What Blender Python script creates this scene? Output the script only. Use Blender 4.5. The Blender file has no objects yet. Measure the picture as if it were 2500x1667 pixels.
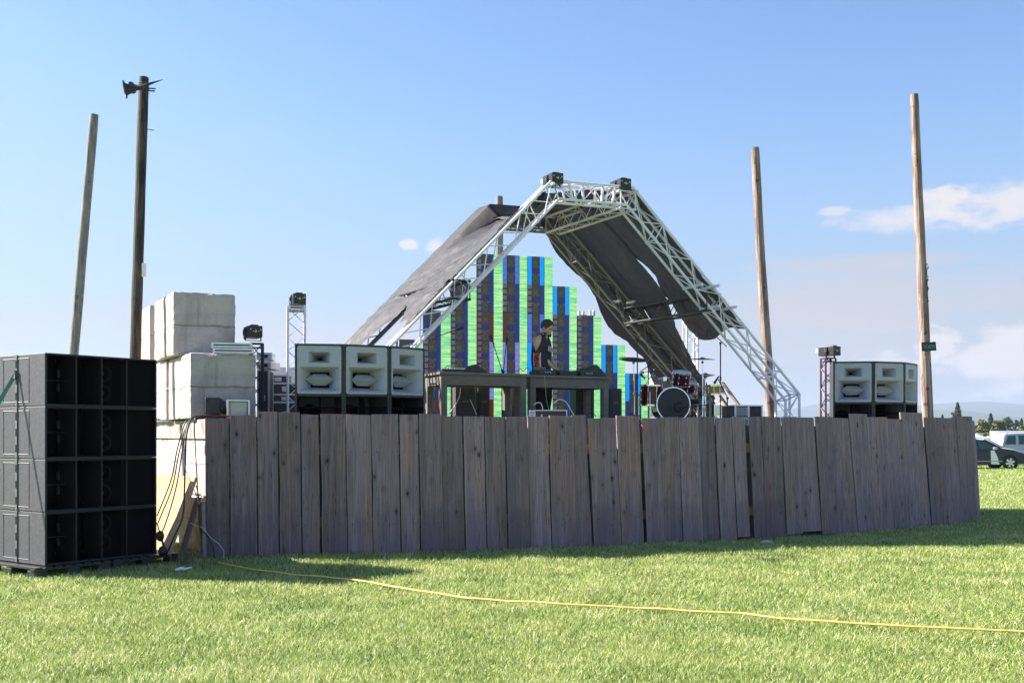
import bpy, math, random
import numpy as np
from mathutils import Vector, Matrix, noise
random.seed(7); rng = np.random.default_rng(7)
R = math.radians
scene = bpy.context.scene
col = scene.collection

# ---------------------------------------------------------------- camera
EYE = 1.65; F = 2639.0; HY = 1062.0; CX = 1250.0
cd = bpy.data.cameras.new('camera'); cam = bpy.data.objects.new('camera', cd); col.objects.link(cam)
cd.sensor_width = 36.0; cd.lens = 38.0; cd.shift_y = (HY-833.5)/2500.0
cd.clip_start = 0.1; cd.clip_end = 30000
cam.location = (0, 0, EYE); cam.rotation_euler = (R(90), 0, 0)
scene.camera = cam

# ---------------------------------------------------------------- light
SUN_EL = R(36); SUN_AZ = (-0.9785, 0.206)
sd = (SUN_AZ[0]*math.cos(SUN_EL), SUN_AZ[1]*math.cos(SUN_EL), math.sin(SUN_EL))
sl = bpy.data.lights.new('sun', 'SUN'); sl.energy = 5.0; sl.angle = R(0.53); sl.color = (1.0, 0.93, 0.82)
so = bpy.data.objects.new('sun', sl); col.objects.link(so)
so.rotation_euler = Vector(sd).to_track_quat('Z', 'Y').to_euler(); so.location = (-30, 5, 30)

vs = scene.view_settings
vs.view_transform = 'Standard'; vs.look = 'None'; vs.gamma = 1; vs.use_curve_mapping = False
vs.exposure = 1.62

# ---------------------------------------------------------------- world: sky with clouds
W = bpy.data.worlds.new('World'); scene.world = W; W.use_nodes = True
nt = W.node_tree; nt.nodes.clear()
def nn(t, ty, **k):
    n = t.nodes.new(ty)
    for a, b in k.items(): setattr(n, a, b)
    return n
def mth(t, op, a, b=None, c=None, clamp=False):
    n = nn(t, 'ShaderNodeMath', operation=op); n.use_clamp = clamp
    for i, v in enumerate((a, b, c)):
        if v is None: continue
        if isinstance(v, (int, float)): n.inputs[i].default_value = v
        else: t.links.new(v, n.inputs[i])
    return n.outputs[0]
def mixc(t, f, a, b, mode='MIX'):
    n = nn(t, 'ShaderNodeMixRGB', blend_type=mode)
    for i, v in enumerate((f, a, b)):
        if isinstance(v, (int, float)): n.inputs[i].default_value = v
        elif isinstance(v, (tuple, list)): n.inputs[i].default_value = (*v[:3], 1)
        else: t.links.new(v, n.inputs[i])
    return n.outputs[0]
def sstep(t, v, a, b):
    n = nn(t, 'ShaderNodeMapRange', interpolation_type='SMOOTHSTEP')
    n.inputs[1].default_value = a; n.inputs[2].default_value = b
    t.links.new(v, n.inputs[0]); return n.outputs[0]
sky = nn(nt, 'ShaderNodeTexSky'); sky.sky_type = 'NISHITA'; sky.sun_disc = False
sky.sun_elevation = SUN_EL; sky.sun_rotation = math.atan2(SUN_AZ[0], SUN_AZ[1])
sky.altitude = 200; sky.air_density = 1.0; sky.dust_density = 0.6; sky.ozone_density = 0.9
tc = nn(nt, 'ShaderNodeTexCoord'); sx = nn(nt, 'ShaderNodeSeparateXYZ'); nt.links.new(tc.outputs['Generated'], sx.inputs[0])
az = mth(nt, 'ARCTAN2', sx.outputs[0], sx.outputs[1]); el = mth(nt, 'ARCSINE', sx.outputs[2])
cmb = nn(nt, 'ShaderNodeCombineXYZ'); nt.links.new(mth(nt, 'MULTIPLY', az, 1.0), cmb.inputs[0]); nt.links.new(mth(nt, 'MULTIPLY', el, 2.0), cmb.inputs[1])
def wnoise(scale, detail, rough):
    n = nn(nt, 'ShaderNodeTexNoise'); nt.links.new(cmb.outputs[0], n.inputs['Vector'])
    n.inputs['Scale'].default_value = scale; n.inputs['Detail'].default_value = detail; n.inputs['Roughness'].default_value = rough
    return n.outputs['Fac']
n1 = wnoise(26, 9, 0.62); n2 = wnoise(7, 6, 0.55); n3 = wnoise(70, 6, 0.6)
def azel(px, py):
    u = (px-CX)/F; w = (HY-py)/F
    return math.atan(u), math.atan(w/math.sqrt(1+u*u))
def cloud(px, py, rx, ry, nz, k, lo, hi, amt):
    a0, e0 = azel(px, py); ra = rx/F*math.cos(a0)**2; re = ry/F*math.cos(a0)
    da = mth(nt, 'DIVIDE', mth(nt, 'SUBTRACT', az, a0), ra); de = mth(nt, 'DIVIDE', mth(nt, 'SUBTRACT', el, e0), re)
    r2 = mth(nt, 'ADD', mth(nt, 'MULTIPLY', da, da), mth(nt, 'MULTIPLY', de, de))
    b = mth(nt, 'SUBTRACT', 1.0, r2)
    v = mth(nt, 'ADD', b, mth(nt, 'MULTIPLY', mth(nt, 'SUBTRACT', nz, 0.5), k))
    return mth(nt, 'MULTIPLY', sstep(nt, v, lo, hi), amt)
cl = [cloud(2230, 532, 190, 38, n1, 4.0, -0.3, 1.3, 0.75), cloud(2440, 502, 270, 56, n1, 4.5, -0.3, 1.2, 0.85), cloud(2300, 480, 70, 28, n3, 3.5, -0.1, 0.9, 0.85),
      cloud(2035, 515, 50, 14, n1, 4.0, 0.0, 1.0, 0.6), cloud(996, 596, 28, 15, n1, 3.0, 0.0, 0.8, 0.85), cloud(1068, 600, 34, 20, n1, 3.0, 0.0, 0.8, 0.7),
      cloud(2465, 880, 150, 90, n1, 3.5, -0.2, 0.7, 0.95), cloud(2290, 850, 60, 60, n3, 3.5, -0.2, 0.8, 0.85), cloud(2165, 890, 90, 40, n3, 4.0, 0.0, 0.9, 0.6)]
band = [cloud(2120, 640, 330, 28, n2, 3.0, -0.1, 0.9, 0.7), cloud(2200, 730, 560, 90, n2, 3.0, -0.2, 0.9, 0.7), cloud(1800, 830, 1300, 130, n2, 2.5, -0.3, 1.2, 0.6), cloud(620, 840, 800, 110, n2, 2.5, -0.3, 1.2, 0.65),
      cloud(-500, 300, 1500, 500, n2, 1.5, -0.5, 1.8, 0.25)]
def over(cs):
    r_ = cs[0]
    for c in cs[1:]: r_ = mth(nt, 'ADD', r_, mth(nt, 'MULTIPLY', c, mth(nt, 'SUBTRACT', 1.0, r_)))
    return r_
tot = over(cl); bandf = over(band)
tot = mth(nt, 'MINIMUM', tot, 0.95)
hz = mth(nt, 'MULTIPLY', sstep(nt, el, 0.34, 0.0), 0.85)
skc = mixc(nt, 1.0, sky.outputs[0], (0.63, 0.79, 0.96), 'MULTIPLY')
skc = mixc(nt, hz, skc, (1.78, 2.02, 2.28))
skc = mixc(nt, bandf, skc, (2.75, 2.66, 2.82))
skc = mixc(nt, tot, skc, (4.0, 3.75, 3.68))
bg = nn(nt, 'ShaderNodeBackground'); bg.inputs[1].default_value = 0.075
nt.links.new(skc, bg.inputs[0]); wo = nn(nt, 'ShaderNodeOutputWorld'); nt.links.new(bg.outputs[0], wo.inputs[0])

# ---------------------------------------------------------------- helpers
def P(px, py, D): return Vector(((px-CX)/F*D, D, EYE-(py-HY)/F*D))
def PZ(px, z, D): return Vector(((px-CX)/F*D, D, z))
class MB:
    def __init__(s): s.v = []; s.f = []; s.m = []; s.a = []
    def add(s, vs, fs, m=0, a=0.0):
        o = len(s.v); s.v += [tuple(x) for x in vs]
        for f in fs: s.f.append([i+o for i in f]); s.m.append(m); s.a.append(a)
    def box(s, c, d, m=0, M=None, a=0.0):
        x, y, z = c; dx, dy, dz = d[0]/2, d[1]/2, d[2]/2
        vs = [Vector((x+i*dx, y+j*dy, z+k*dz)) for k in (-1, 1) for j in (-1, 1) for i in (-1, 1)]
        if M is not None: vs = [M @ v for v in vs]
        s.add(vs, [(0, 2, 3, 1), (4, 5, 7, 6), (0, 1, 5, 4), (2, 6, 7, 3), (0, 4, 6, 2), (1, 3, 7, 5)], m, a)
    def bar(s, p0, p1, w, h, m=0, up=(0, 0, 1), a=0.0):
        p0 = Vector(p0); p1 = Vector(p1); d = (p1-p0); L = d.length; d.normalize(); up = Vector(up)
        sdv = d.cross(up)
        if sdv.length < 1e-4: sdv = d.cross(Vector((0, 1, 0)))
        sdv.normalize(); u = sdv.cross(d)
        M = Matrix((sdv, d, u)).transposed().to_4x4(); M.translation = (p0+p1)/2
        s.box((0, 0, 0), (w, L, h), m, M, a)
    def tube(s, pts, r, n=8, m=0, caps=True):
        pts = [Vector(p) for p in pts]; N = len(pts)
        rs = r if isinstance(r, (list, tuple)) else [r]*N
        prev = None; vs = []
        for i, p in enumerate(pts):
            t = (pts[min(i+1, N-1)]-pts[max(i-1, 0)])
            t = t.normalized() if t.length > 1e-9 else Vector((0, 0, 1))
            if prev is None:
                q = Vector((0, 0, 1)) if abs(t.z) < 0.9 else Vector((1, 0, 0))
                e1 = t.cross(q).normalized()
            else:
                e1 = (prev - t*prev.dot(t)).normalized()
            prev = e1; e2 = t.cross(e1)
            for k in range(n):
                an = 2*math.pi*k/n; vs.append(p+(e1*math.cos(an)+e2*math.sin(an))*rs[i])
        fs = [(i*n+k, i*n+(k+1) % n, (i+1)*n+(k+1) % n, (i+1)*n+k) for i in range(N-1) for k in range(n)]
        if caps: fs += [tuple(range(n-1, -1, -1)), tuple((N-1)*n+k for k in range(n))]
        s.add(vs, fs, m)
    def cyl(s, p0, p1, r, n=12, m=0, r1=None): s.tube([p0, p1], [r, r if r1 is None else r1], n, m)
    def lathe(s, prof, n=24, m=0, M=None):
        vs = []; fs = []
        for (r, z) in prof:
            for k in range(n):
                an = 2*math.pi*k/n; v = Vector((r*math.cos(an), r*math.sin(an), z)); vs.append(M @ v if M is not None else v)
        for i in range(len(prof)-1):
            for k in range(n): fs.append((i*n+k, i*n+(k+1) % n, (i+1)*n+(k+1) % n, (i+1)*n+k))
        s.add(vs, fs, m)
    def ball(s, c, r, n=12, m=0, sc=(1, 1, 1), M=None):
        c = Vector(c); vs = []; fs = []; h = n//2
        for i in range(h+1):
            th = math.pi*i/h
            for k in range(n):
                an = 2*math.pi*k/n
                v = Vector((r*sc[0]*math.sin(th)*math.cos(an), r*sc[1]*math.sin(th)*math.sin(an), r*sc[2]*math.cos(th)))
                if M is not None: v = M @ v
                vs.append(c+v)
        for i in range(h):
            for k in range(n): fs.append((i*n+k, (i+1)*n+k, (i+1)*n+(k+1) % n, i*n+(k+1) % n))
        s.add(vs, fs, m)
    def quad(s, a, b, c, d, m=0): s.add([a, b, c, d], [(0, 1, 2, 3)], m)
    def prism(s, poly, y0, y1, m=0, M=None):
        n = len(poly); vs = [Vector((x, y0, z)) for x, z in poly]+[Vector((x, y1, z)) for x, z in poly]
        if M is not None: vs = [M @ v for v in vs]
        s.add(vs, [tuple(range(n)), tuple(range(2*n-1, n-1, -1))]+[(i, i+n, (i+1) % n+n, (i+1) % n) for i in range(n)], m)
    def build(s, name, mats, parent=None, smooth=False, world=False, loc=None, bevel=0, attr=False, solid=0):
        vs = s.v
        if world and parent is not None:
            Mi = PM[parent.name].inverted(); vs = [tuple(Mi @ Vector(v)) for v in vs]
        elif world and loc is not None:
            vs = [tuple(Vector(v)-Vector(loc)) for v in vs]
        me = bpy.data.meshes.new(name); me.from_pydata(vs, [], s.f)
        for m in (mats if isinstance(mats, (list, tuple)) else [mats]): me.materials.append(m)
        me.polygons.foreach_set('material_index', s.m)
        if smooth: me.polygons.foreach_set('use_smooth', [True]*len(s.f))
        if attr:
            at = me.attributes.new('rnd', 'FLOAT', 'FACE'); at.data.foreach_set('value', s.a)
        me.update()
        o = bpy.data.objects.new(name, me); col.objects.link(o)
        if parent is not None: o.parent = parent
        if loc is not None: o.location = loc
        if bevel:
            b = o.modifiers.new('bevel', 'BEVEL'); b.width = bevel; b.segments = 2; b.limit_method = 'ANGLE'
        if solid:
            b = o.modifiers.new('solid', 'SOLIDIFY'); b.thickness = solid; b.offset = 0
        return o
PM = {}
def tag(o, label, cat, group=None, kind=None):
    if label: o['label'] = label
    if cat: o['category'] = cat
    if group: o['group'] = group
    if kind: o['kind'] = kind
    return o
def T(name, label, cat, loc, rz=0.0, group=None):
    o = bpy.data.objects.new(name, None); col.objects.link(o); o.empty_display_size = 0.1
    o.location = loc; o.rotation_euler = (0, 0, rz)
    PM[o.name] = Matrix.Translation(Vector(loc)) @ Matrix.Rotation(rz, 4, 'Z')
    return tag(o, label, cat, group)
def dup(src, label, loc, rz=0.0):
    kids = {}
    for o in bpy.data.objects:
        if o.parent: kids.setdefault(o.parent.name, []).append(o)
    def rec(o, par):
        c = o.copy(); col.objects.link(c); c.parent = par
        for k in kids.get(o.name, []): rec(k, c)
        return c
    r = rec(src, None); r.location = loc; r.rotation_euler = (0, 0, rz); r['label'] = label
    PM[r.name] = Matrix.Translation(Vector(loc)) @ Matrix.Rotation(rz, 4, 'Z')
    return r
def text(s, size, mat, parent, M, name='lettering', ex=0.001):
    cu = bpy.data.curves.new(name, 'FONT'); cu.body = s; cu.size = size; cu.extrude = ex; cu.align_x = 'CENTER'; cu.align_y = 'CENTER'
    to = bpy.data.objects.new(name+'_tmp', cu); col.objects.link(to)
    dg = bpy.context.evaluated_depsgraph_get(); me = bpy.data.meshes.new_from_object(to.evaluated_get(dg))
    bpy.data.objects.remove(to); me.transform(M); me.materials.clear(); me.materials.append(mat); me.name = name
    o = bpy.data.objects.new(name, me); col.objects.link(o); o.parent = parent
    return o

# ---------------------------------------------------------------- materials
def mat(name, c, rough=0.6, metal=0.0, c2=None, scale=8.0, amt=0.5, bump=0.0, bscale=40.0, stretch=(1, 1, 1), spec=0.5, detail=6, dist=0.01):
    m = bpy.data.materials.new(name); m.use_nodes = True; t = m.node_tree; b = t.nodes['Principled BSDF']
    b.inputs['Base Color'].default_value = (*c, 1); b.inputs['Roughness'].default_value = rough; b.inputs['Metallic'].default_value = metal
    b.inputs['Specular IOR Level'].default_value = spec
    co = nn(t, 'ShaderNodeTexCoord'); mp = nn(t, 'ShaderNodeMapping'); mp.inputs['Scale'].default_value = stretch
    t.links.new(co.outputs['Object'], mp.inputs[0])
    if c2 is not None:
        n = nn(t, 'ShaderNodeTexNoise'); n.inputs['Scale'].default_value = scale; n.inputs['Detail'].default_value = detail
        n.inputs['Roughness'].default_value = 0.62
        t.links.new(mp.outputs[0], n.inputs['Vector'])
        t.links.new(mixc(t, sstep(t, n.outputs['Fac'], 0.5-amt*0.5, 0.5+amt*0.5), c, c2), b.inputs['Base Color'])
    if bump:
        n = nn(t, 'ShaderNodeTexNoise'); n.inputs['Scale'].default_value = bscale; n.inputs['Detail'].default_value = 6
        t.links.new(mp.outputs[0], n.inputs['Vector'])
        bp = nn(t, 'ShaderNodeBump'); bp.inputs['Strength'].default_value = bump; bp.inputs['Distance'].default_value = dist
        t.links.new(n.outputs['Fac'], bp.inputs['Height']); t.links.new(bp.outputs[0], b.inputs['Normal'])
    return m
blackpaint = mat('black_textured_paint', (0.022, 0.022, 0.026), 0.55, c2=(0.05, 0.05, 0.055), scale=14, amt=0.5, bump=0.35, bscale=160, dist=0.003)
subpaint_lit = mat('sub_paint_lit', (0.060, 0.060, 0.070), 0.5, c2=(0.105, 0.105, 0.12), scale=22, amt=0.6, bump=0.5, bscale=130, dist=0.004)  # lighter copy of the cabinet black, with the sun on the side painted in
subedge2 = mat('sub_cone', (0.005, 0.0045, 0.006), 0.5, spec=0.3)
subedge = mat('sub_edge', (0.012, 0.010, 0.013), 0.5)
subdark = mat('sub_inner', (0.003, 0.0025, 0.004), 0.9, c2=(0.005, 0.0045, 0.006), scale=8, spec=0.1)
blackmetal = mat('black_metal', (0.02, 0.02, 0.023), 0.4, 0.3, c2=(0.04, 0.04, 0.045), scale=20)
rubber = mat('black_plastic', (0.016, 0.016, 0.018), 0.5, c2=(0.03, 0.03, 0.032), scale=15, bump=0.2)
cablemat = mat('cable_rubber', (0.012, 0.012, 0.013), 0.45)
redcable = mat('red_cable', (0.12, 0.012, 0.012), 0.45)
whitecable = mat('white_cable', (0.6, 0.6, 0.58), 0.5)
alu = mat('aluminium_truss', (0.86, 0.84, 0.90), 0.42, 0.1, c2=(0.74, 0.72, 0.78), scale=6, bump=0.1, bscale=30)
alushade = mat('aluminium_truss_shaded', (0.34, 0.335, 0.31), 0.45, 0.4, c2=(0.24, 0.235, 0.21), scale=6)  # darker copy of the truss aluminium: shade on the back arch put into colour
alucase = mat('aluminium_case', (0.75, 0.76, 0.78), 0.35, 0.7, c2=(0.6, 0.6, 0.63), scale=12)
chrome = mat('chrome', (0.82, 0.84, 0.88), 0.12, 1.0)
hornwhite = mat('horn_fibreglass', (0.43, 0.45, 0.49), 0.42, c2=(0.36, 0.38, 0.42), scale=5)
white = mat('white_fabric', (0.80, 0.80, 0.80), 0.8, c2=(0.72, 0.72, 0.74), scale=3, bump=0.2, bscale=6, dist=0.05)
whitepl = mat('white_plastic', (0.8, 0.8, 0.8), 0.4)
yellowm = mat('warning_yellow', (0.75, 0.58, 0.03), 0.5)
tablewood = mat('painted_plywood_table', (0.12, 0.105, 0.09), 0.7, c2=(0.19, 0.165, 0.14), scale=6, amt=0.7, stretch=(1, 1, 4), bump=0.2)
rawwood = mat('raw_timber', (0.50, 0.33, 0.18), 0.7, c2=(0.36, 0.22, 0.11), scale=5, stretch=(6, 6, 0.7), bump=0.25)
plydeck = mat('deck_plywood', (0.22, 0.19, 0.16), 0.85, c2=(0.12, 0.10, 0.09), scale=3, bump=0.3)
osb = mat('osb_sheet', (0.56, 0.36, 0.16), 0.7, c2=(0.42, 0.24, 0.09), scale=22, amt=0.35, bump=0.3, bscale=50)
capwood = mat('weathered_timber', (0.50, 0.45, 0.39), 0.85, c2=(0.20, 0.17, 0.15), scale=3.2, amt=0.35, stretch=(2, 2, 1.2), bump=0.4, bscale=12, dist=0.02)
drumred = mat('drum_lacquer', (0.10, 0.006, 0.018), 0.12, c2=(0.05, 0.003, 0.010), scale=5, stretch=(6, 6, 1))
drumhead = mat('drum_head', (0.035, 0.035, 0.042), 0.2, 0.0, spec=0.25)
drumwhite = mat('drum_skin_white', (0.7, 0.7, 0.7), 0.5)
snarewood = mat('snare_wood', (0.45, 0.27, 0.12), 0.4, c2=(0.30, 0.16, 0.07), scale=6, stretch=(1, 1, 5))
bronze = mat('cymbal_bronze', (0.30, 0.27, 0.17), 0.26, 0.85, c2=(0.22, 0.20, 0.13), scale=14)
skin = mat('skin', (0.62, 0.41, 0.30), 0.5, c2=(0.54, 0.33, 0.235), scale=9, bump=0.1)
hairm = mat('hair', (0.035, 0.022, 0.016), 0.75, c2=(0.075, 0.045, 0.03), scale=60, bump=0.6, bscale=120)
jerseyblk = mat('jersey_black', (0.022, 0.016, 0.024), 0.8, c2=(0.035, 0.027, 0.038), scale=20, bump=0.2)
jerseyred = mat('jersey_maroon_trim', (0.10, 0.012, 0.02), 0.8)
pants = mat('trousers_black', (0.012, 0.011, 0.013), 0.85)
rope = mat('hose_yellow', (0.70, 0.50, 0.13), 0.6, c2=(0.55, 0.38, 0.10), scale=9)
strapm = mat('strap_green', (0.07, 0.20, 0.18), 0.7)
steel = mat('galvanised_steel', (0.24, 0.24, 0.25), 0.5, 0.6, c2=(0.16, 0.16, 0.165), scale=18)
greyrack = mat('rack_grey_panel', (0.34, 0.33, 0.31), 0.5, c2=(0.28, 0.27, 0.26), scale=5)
brownbox = mat('brown_board', (0.17, 0.11, 0.075), 0.8, c2=(0.12, 0.08, 0.055), scale=6)
glassdark = mat('car_glass', (0.03, 0.06, 0.06), 0.06, 0.0, spec=0.8)
cardark = mat('car_paint_dark', (0.035, 0.04, 0.06), 0.25, 0.4)
carsilver = mat('car_paint_silver', (0.42, 0.43, 0.45), 0.3, 0.5)
carwhite = mat('car_paint_white', (0.8, 0.8, 0.8), 0.25)
tyre = mat('tyre', (0.015, 0.015, 0.016), 0.8)
roofmetal = mat('barn_roof_metal', (0.42, 0.44, 0.47), 0.6, 0.0, c2=(0.36, 0.38, 0.41), scale=0.4)
barnwall = mat('barn_wall', (0.30, 0.27, 0.24), 0.8, c2=(0.22, 0.2, 0.18), scale=1.0)
orangepanel = None

def m_nodes(name):
    m = bpy.data.materials.new(name); m.use_nodes = True; t = m.node_tree
    return m, t, t.nodes['Principled BSDF']
def coords(t, kind='Object', scale=(1, 1, 1), loc=(0, 0, 0)):
    co = nn(t, 'ShaderNodeTexCoord'); mp = nn(t, 'ShaderNodeMapping'); mp.inputs['Scale'].default_value = scale; mp.inputs['Location'].default_value = loc
    t.links.new(co.outputs[kind], mp.inputs[0]); return mp.outputs[0]
def tnoise(t, vec, scale, detail=5, rough=0.6):
    n = nn(t, 'ShaderNodeTexNoise'); t.links.new(vec, n.inputs['Vector'])
    n.inputs['Scale'].default_value = scale; n.inputs['Detail'].default_value = detail; n.inputs['Roughness'].default_value = rough
    return n.outputs['Fac']
def addbump(t, b, h, st, di):
    bp = nn(t, 'ShaderNodeBump'); bp.inputs['Strength'].default_value = st; bp.inputs['Distance'].default_value = di
    t.links.new(h, bp.inputs['Height']); t.links.new(bp.outputs[0], b.inputs['Normal'])

# weathered fence boards
fencemat, t, b = m_nodes('fence_boards_grey'); b.inputs['Roughness'].default_value = 0.85; b.inputs['Specular IOR Level'].default_value = 0.25
at = nn(t, 'ShaderNodeAttribute', attribute_name='rnd'); rv = at.outputs['Fac']
co = nn(t, 'ShaderNodeTexCoord'); va = nn(t, 'ShaderNodeVectorMath', operation='ADD'); t.links.new(co.outputs['Object'], va.inputs[0])
cx_ = nn(t, 'ShaderNodeCombineXYZ'); t.links.new(mth(t, 'MULTIPLY', rv, 7.3), cx_.inputs[1]); t.links.new(mth(t, 'MULTIPLY', rv, 31.0), cx_.inputs[2]); t.links.new(cx_.outputs[0], va.inputs[1])
def mp_(sc):
    mp = nn(t, 'ShaderNodeMapping'); mp.inputs['Scale'].default_value = sc; t.links.new(va.outputs[0], mp.inputs[0]); return mp.outputs[0]
grain = tnoise(t, mp_((55, 55, 1.3)), 1, 6, 0.65); streak = tnoise(t, mp_((14, 14, 0.5)), 1, 4, 0.6); blot = tnoise(t, mp_((2.6, 2.6, 1.3)), 1, 4, 0.6); warm = tnoise(t, mp_((3.0, 3.0, 0.5)), 1.3, 3, 0.5)
vo = nn(t, 'ShaderNodeTexVoronoi'); t.links.new(mp_((6.5, 6.5, 3.6)), vo.inputs['Vector']); vo.inputs['Scale'].default_value = 1.0
vd = mth(t, 'ADD', vo.outputs['Distance'], mth(t, 'MULTIPLY', mth(t, 'SUBTRACT', blot, 0.5), 0.2))
sepc = nn(t, 'ShaderNodeSeparateColor'); t.links.new(vo.outputs['Color'], sepc.inputs[0])
gate = sstep(t, sepc.outputs[0], 0.42, 0.47)
knot = mth(t, 'MULTIPLY', sstep(t, vd, 0.16, 0.05), gate); halo = mth(t, 'MULTIPLY', sstep(t, vd, 0.38, 0.1), gate)
c = mixc(t, sstep(t, streak, 0.3, 0.7), (0.232, 0.166, 0.182), (0.318, 0.238, 0.250))
c = mixc(t, mth(t, 'MULTIPLY', sstep(t, warm, 0.52, 0.68), 0.6), c, (0.33, 0.205, 0.150))
c = mixc(t, mth(t, 'MULTIPLY', sstep(t, blot, 0.52, 0.72), 0.4), c, (0.165, 0.125, 0.14))
c = mixc(t, 0.44, c, mixc(t, sstep(t, grain, 0.3, 0.7), (0.4, 0.4, 0.4), (1.5, 1.5, 1.5)), 'MULTIPLY')
c = mixc(t, mth(t, 'MULTIPLY', halo, 0.45), c, (0.12, 0.09, 0.095)); c = mixc(t, mth(t, 'MULTIPLY', knot, 0.9), c, (0.03, 0.022, 0.024))
bua = nn(t, 'ShaderNodeAttribute', attribute_name='bu'); bs3 = nn(t, 'ShaderNodeSeparateXYZ'); t.links.new(bua.outputs['Vector'], bs3.inputs[0]); bu, bv_ = bs3.outputs[0], bs3.outputs[1]
nail = None
for nz_ in (0.42, 1.42):
    for nu_ in (0.2, 0.78):
        dx_ = mth(t, 'MULTIPLY', mth(t, 'SUBTRACT', bu, nu_), 0.30); dz_ = mth(t, 'SUBTRACT', bv_, nz_); dd_ = mth(t, 'SQRT', mth(t, 'ADD', mth(t, 'MULTIPLY', dx_, dx_), mth(t, 'MULTIPLY', dz_, dz_)))
        q_ = sstep(t, dd_, 0.008, 0.004); nail = q_ if nail is None else mth(t, 'MAXIMUM', nail, q_)
ccb = nn(t, 'ShaderNodeCombineXYZ'); t.links.new(mth(t, 'MULTIPLY', bu, 5.0), ccb.inputs[0]); t.links.new(mth(t, 'MULTIPLY', bv_, 0.5), ccb.inputs[1]); t.links.new(mth(t, 'MULTIPLY', rv, 40.0), ccb.inputs[2])
cn_ = tnoise(t, ccb.outputs[0], 1.0, 3, 0.5); crack = mth(t, 'MULTIPLY', sstep(t, mth(t, 'ABSOLUTE', mth(t, 'SUBTRACT', cn_, 0.5)), 0.006, 0.001), 0.75)
wl = mth(t, 'MULTIPLY', sstep(t, mth(t, 'ADD', bv_, mth(t, 'MULTIPLY', blot, 0.5)), 0.92, 0.80), mth(t, 'FRACT', mth(t, 'MULTIPLY', rv, 5.3)))
c = mixc(t, mth(t, 'MULTIPLY', wl, 0.45), c, (0.155, 0.115, 0.13)); c = mixc(t, mth(t, 'MAXIMUM', nail, crack), c, (0.022, 0.016, 0.016))
edge_ = sstep(t, mth(t, 'ABSOLUTE', mth(t, 'SUBTRACT', bu, 0.5)), 0.455, 0.49); c = mixc(t, mth(t, 'MULTIPLY', edge_, 0.35), c, (0.46, 0.40, 0.38))
vmul = mth(t, 'ADD', 0.74, mth(t, 'MULTIPLY', mth(t, 'FRACT', mth(t, 'MULTIPLY', rv, 17.7)), 0.38))
cv = nn(t, 'ShaderNodeCombineColor'); [t.links.new(vmul, cv.inputs[i]) for i in range(3)]
c = mixc(t, 1.0, c, cv.outputs[0], 'MULTIPLY'); t.links.new(c, b.inputs['Base Color'])
addbump(t, b, mth(t, 'ADD', grain, mth(t, 'MULTIPLY', knot, -1.0)), 0.5, 0.006)

# concrete
concrete, t, b = m_nodes('cast_concrete'); b.inputs['Roughness'].default_value = 0.88
v = coords(t); a1 = tnoise(t, v, 2.2, 7, 0.65); a2 = tnoise(t, coords(t, scale=(9, 9, 0.9)), 1, 5, 0.6); a3 = tnoise(t, v, 38, 5, 0.7)
c = mixc(t, sstep(t, a1, 0.35, 0.7), (0.56, 0.50, 0.45), (0.39, 0.345, 0.315)); c = mixc(t, mth(t, 'MULTIPLY', sstep(t, a2, 0.52, 0.72), 0.5), c, (0.26, 0.235, 0.215))
c = mixc(t, mth(t, 'MULTIPLY', sstep(t, a3, 0.56, 0.68), 0.5), c, (0.20, 0.18, 0.165)); a4 = tnoise(t, v, 6, 6, 0.7); c = mixc(t, mth(t, 'MULTIPLY', sstep(t, a4, 0.48, 0.7), 0.45), c, (0.30, 0.265, 0.24))
sz = nn(t, 'ShaderNodeSeparateXYZ'); t.links.new(nn(t, 'ShaderNodeTexCoord').outputs['Object'], sz.inputs[0])
crk = mth(t, 'ABSOLUTE', mth(t, 'SUBTRACT', mth(t, 'ADD', sz.outputs[2], mth(t, 'MULTIPLY', a1, 0.16)), 0.52))
crf = sstep(t, crk, 0.012, 0.003); c = mixc(t, mth(t, 'MULTIPLY', crf, 0.6), c, (0.12, 0.11, 0.10))
t.links.new(c, b.inputs['Base Color']); addbump(t, b, mth(t, 'ADD', mth(t, 'ADD', a3, a1), mth(t, 'MULTIPLY', crf, -1.5)), 0.6, 0.012)

# wooden poles
def polemat(name, c1, c2, c3):
    m, t, b = m_nodes(name); b.inputs['Roughness'].default_value = 0.8
    g = tnoise(t, coords(t, scale=(17, 17, 1.1)), 1, 6, 0.75); bl = tnoise(t, coords(t, scale=(4, 4, 1.2)), 1, 4, 0.6); k = tnoise(t, coords(t, scale=(9, 9, 5)), 1, 2, 0.5)
    c = mixc(t, sstep(t, g, 0.40, 0.60), c1, c2); c = mixc(t, mth(t, 'MULTIPLY', sstep(t, bl, 0.5, 0.7), 0.6), c, c3)
    c = mixc(t, mth(t, 'MULTIPLY', sstep(t, k, 0.66, 0.70), 0.8), c, (0.03, 0.02, 0.015))
    t.links.new(c, b.inputs['Base Color']); addbump(t, b, g, 0.7, 0.02); return m
pole_tan = polemat('pole_wood_tan', (0.15, 0.10, 0.08), (0.40, 0.30, 0.245), (0.19, 0.125, 0.105))
pole_grey = polemat('pole_wood_grey', (0.15, 0.14, 0.135), (0.30, 0.28, 0.265), (0.12, 0.105, 0.10))
pole_dark = polemat('pole_wood_dark', (0.020, 0.015, 0.013), (0.09, 0.068, 0.052), (0.025, 0.018, 0.016))

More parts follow.
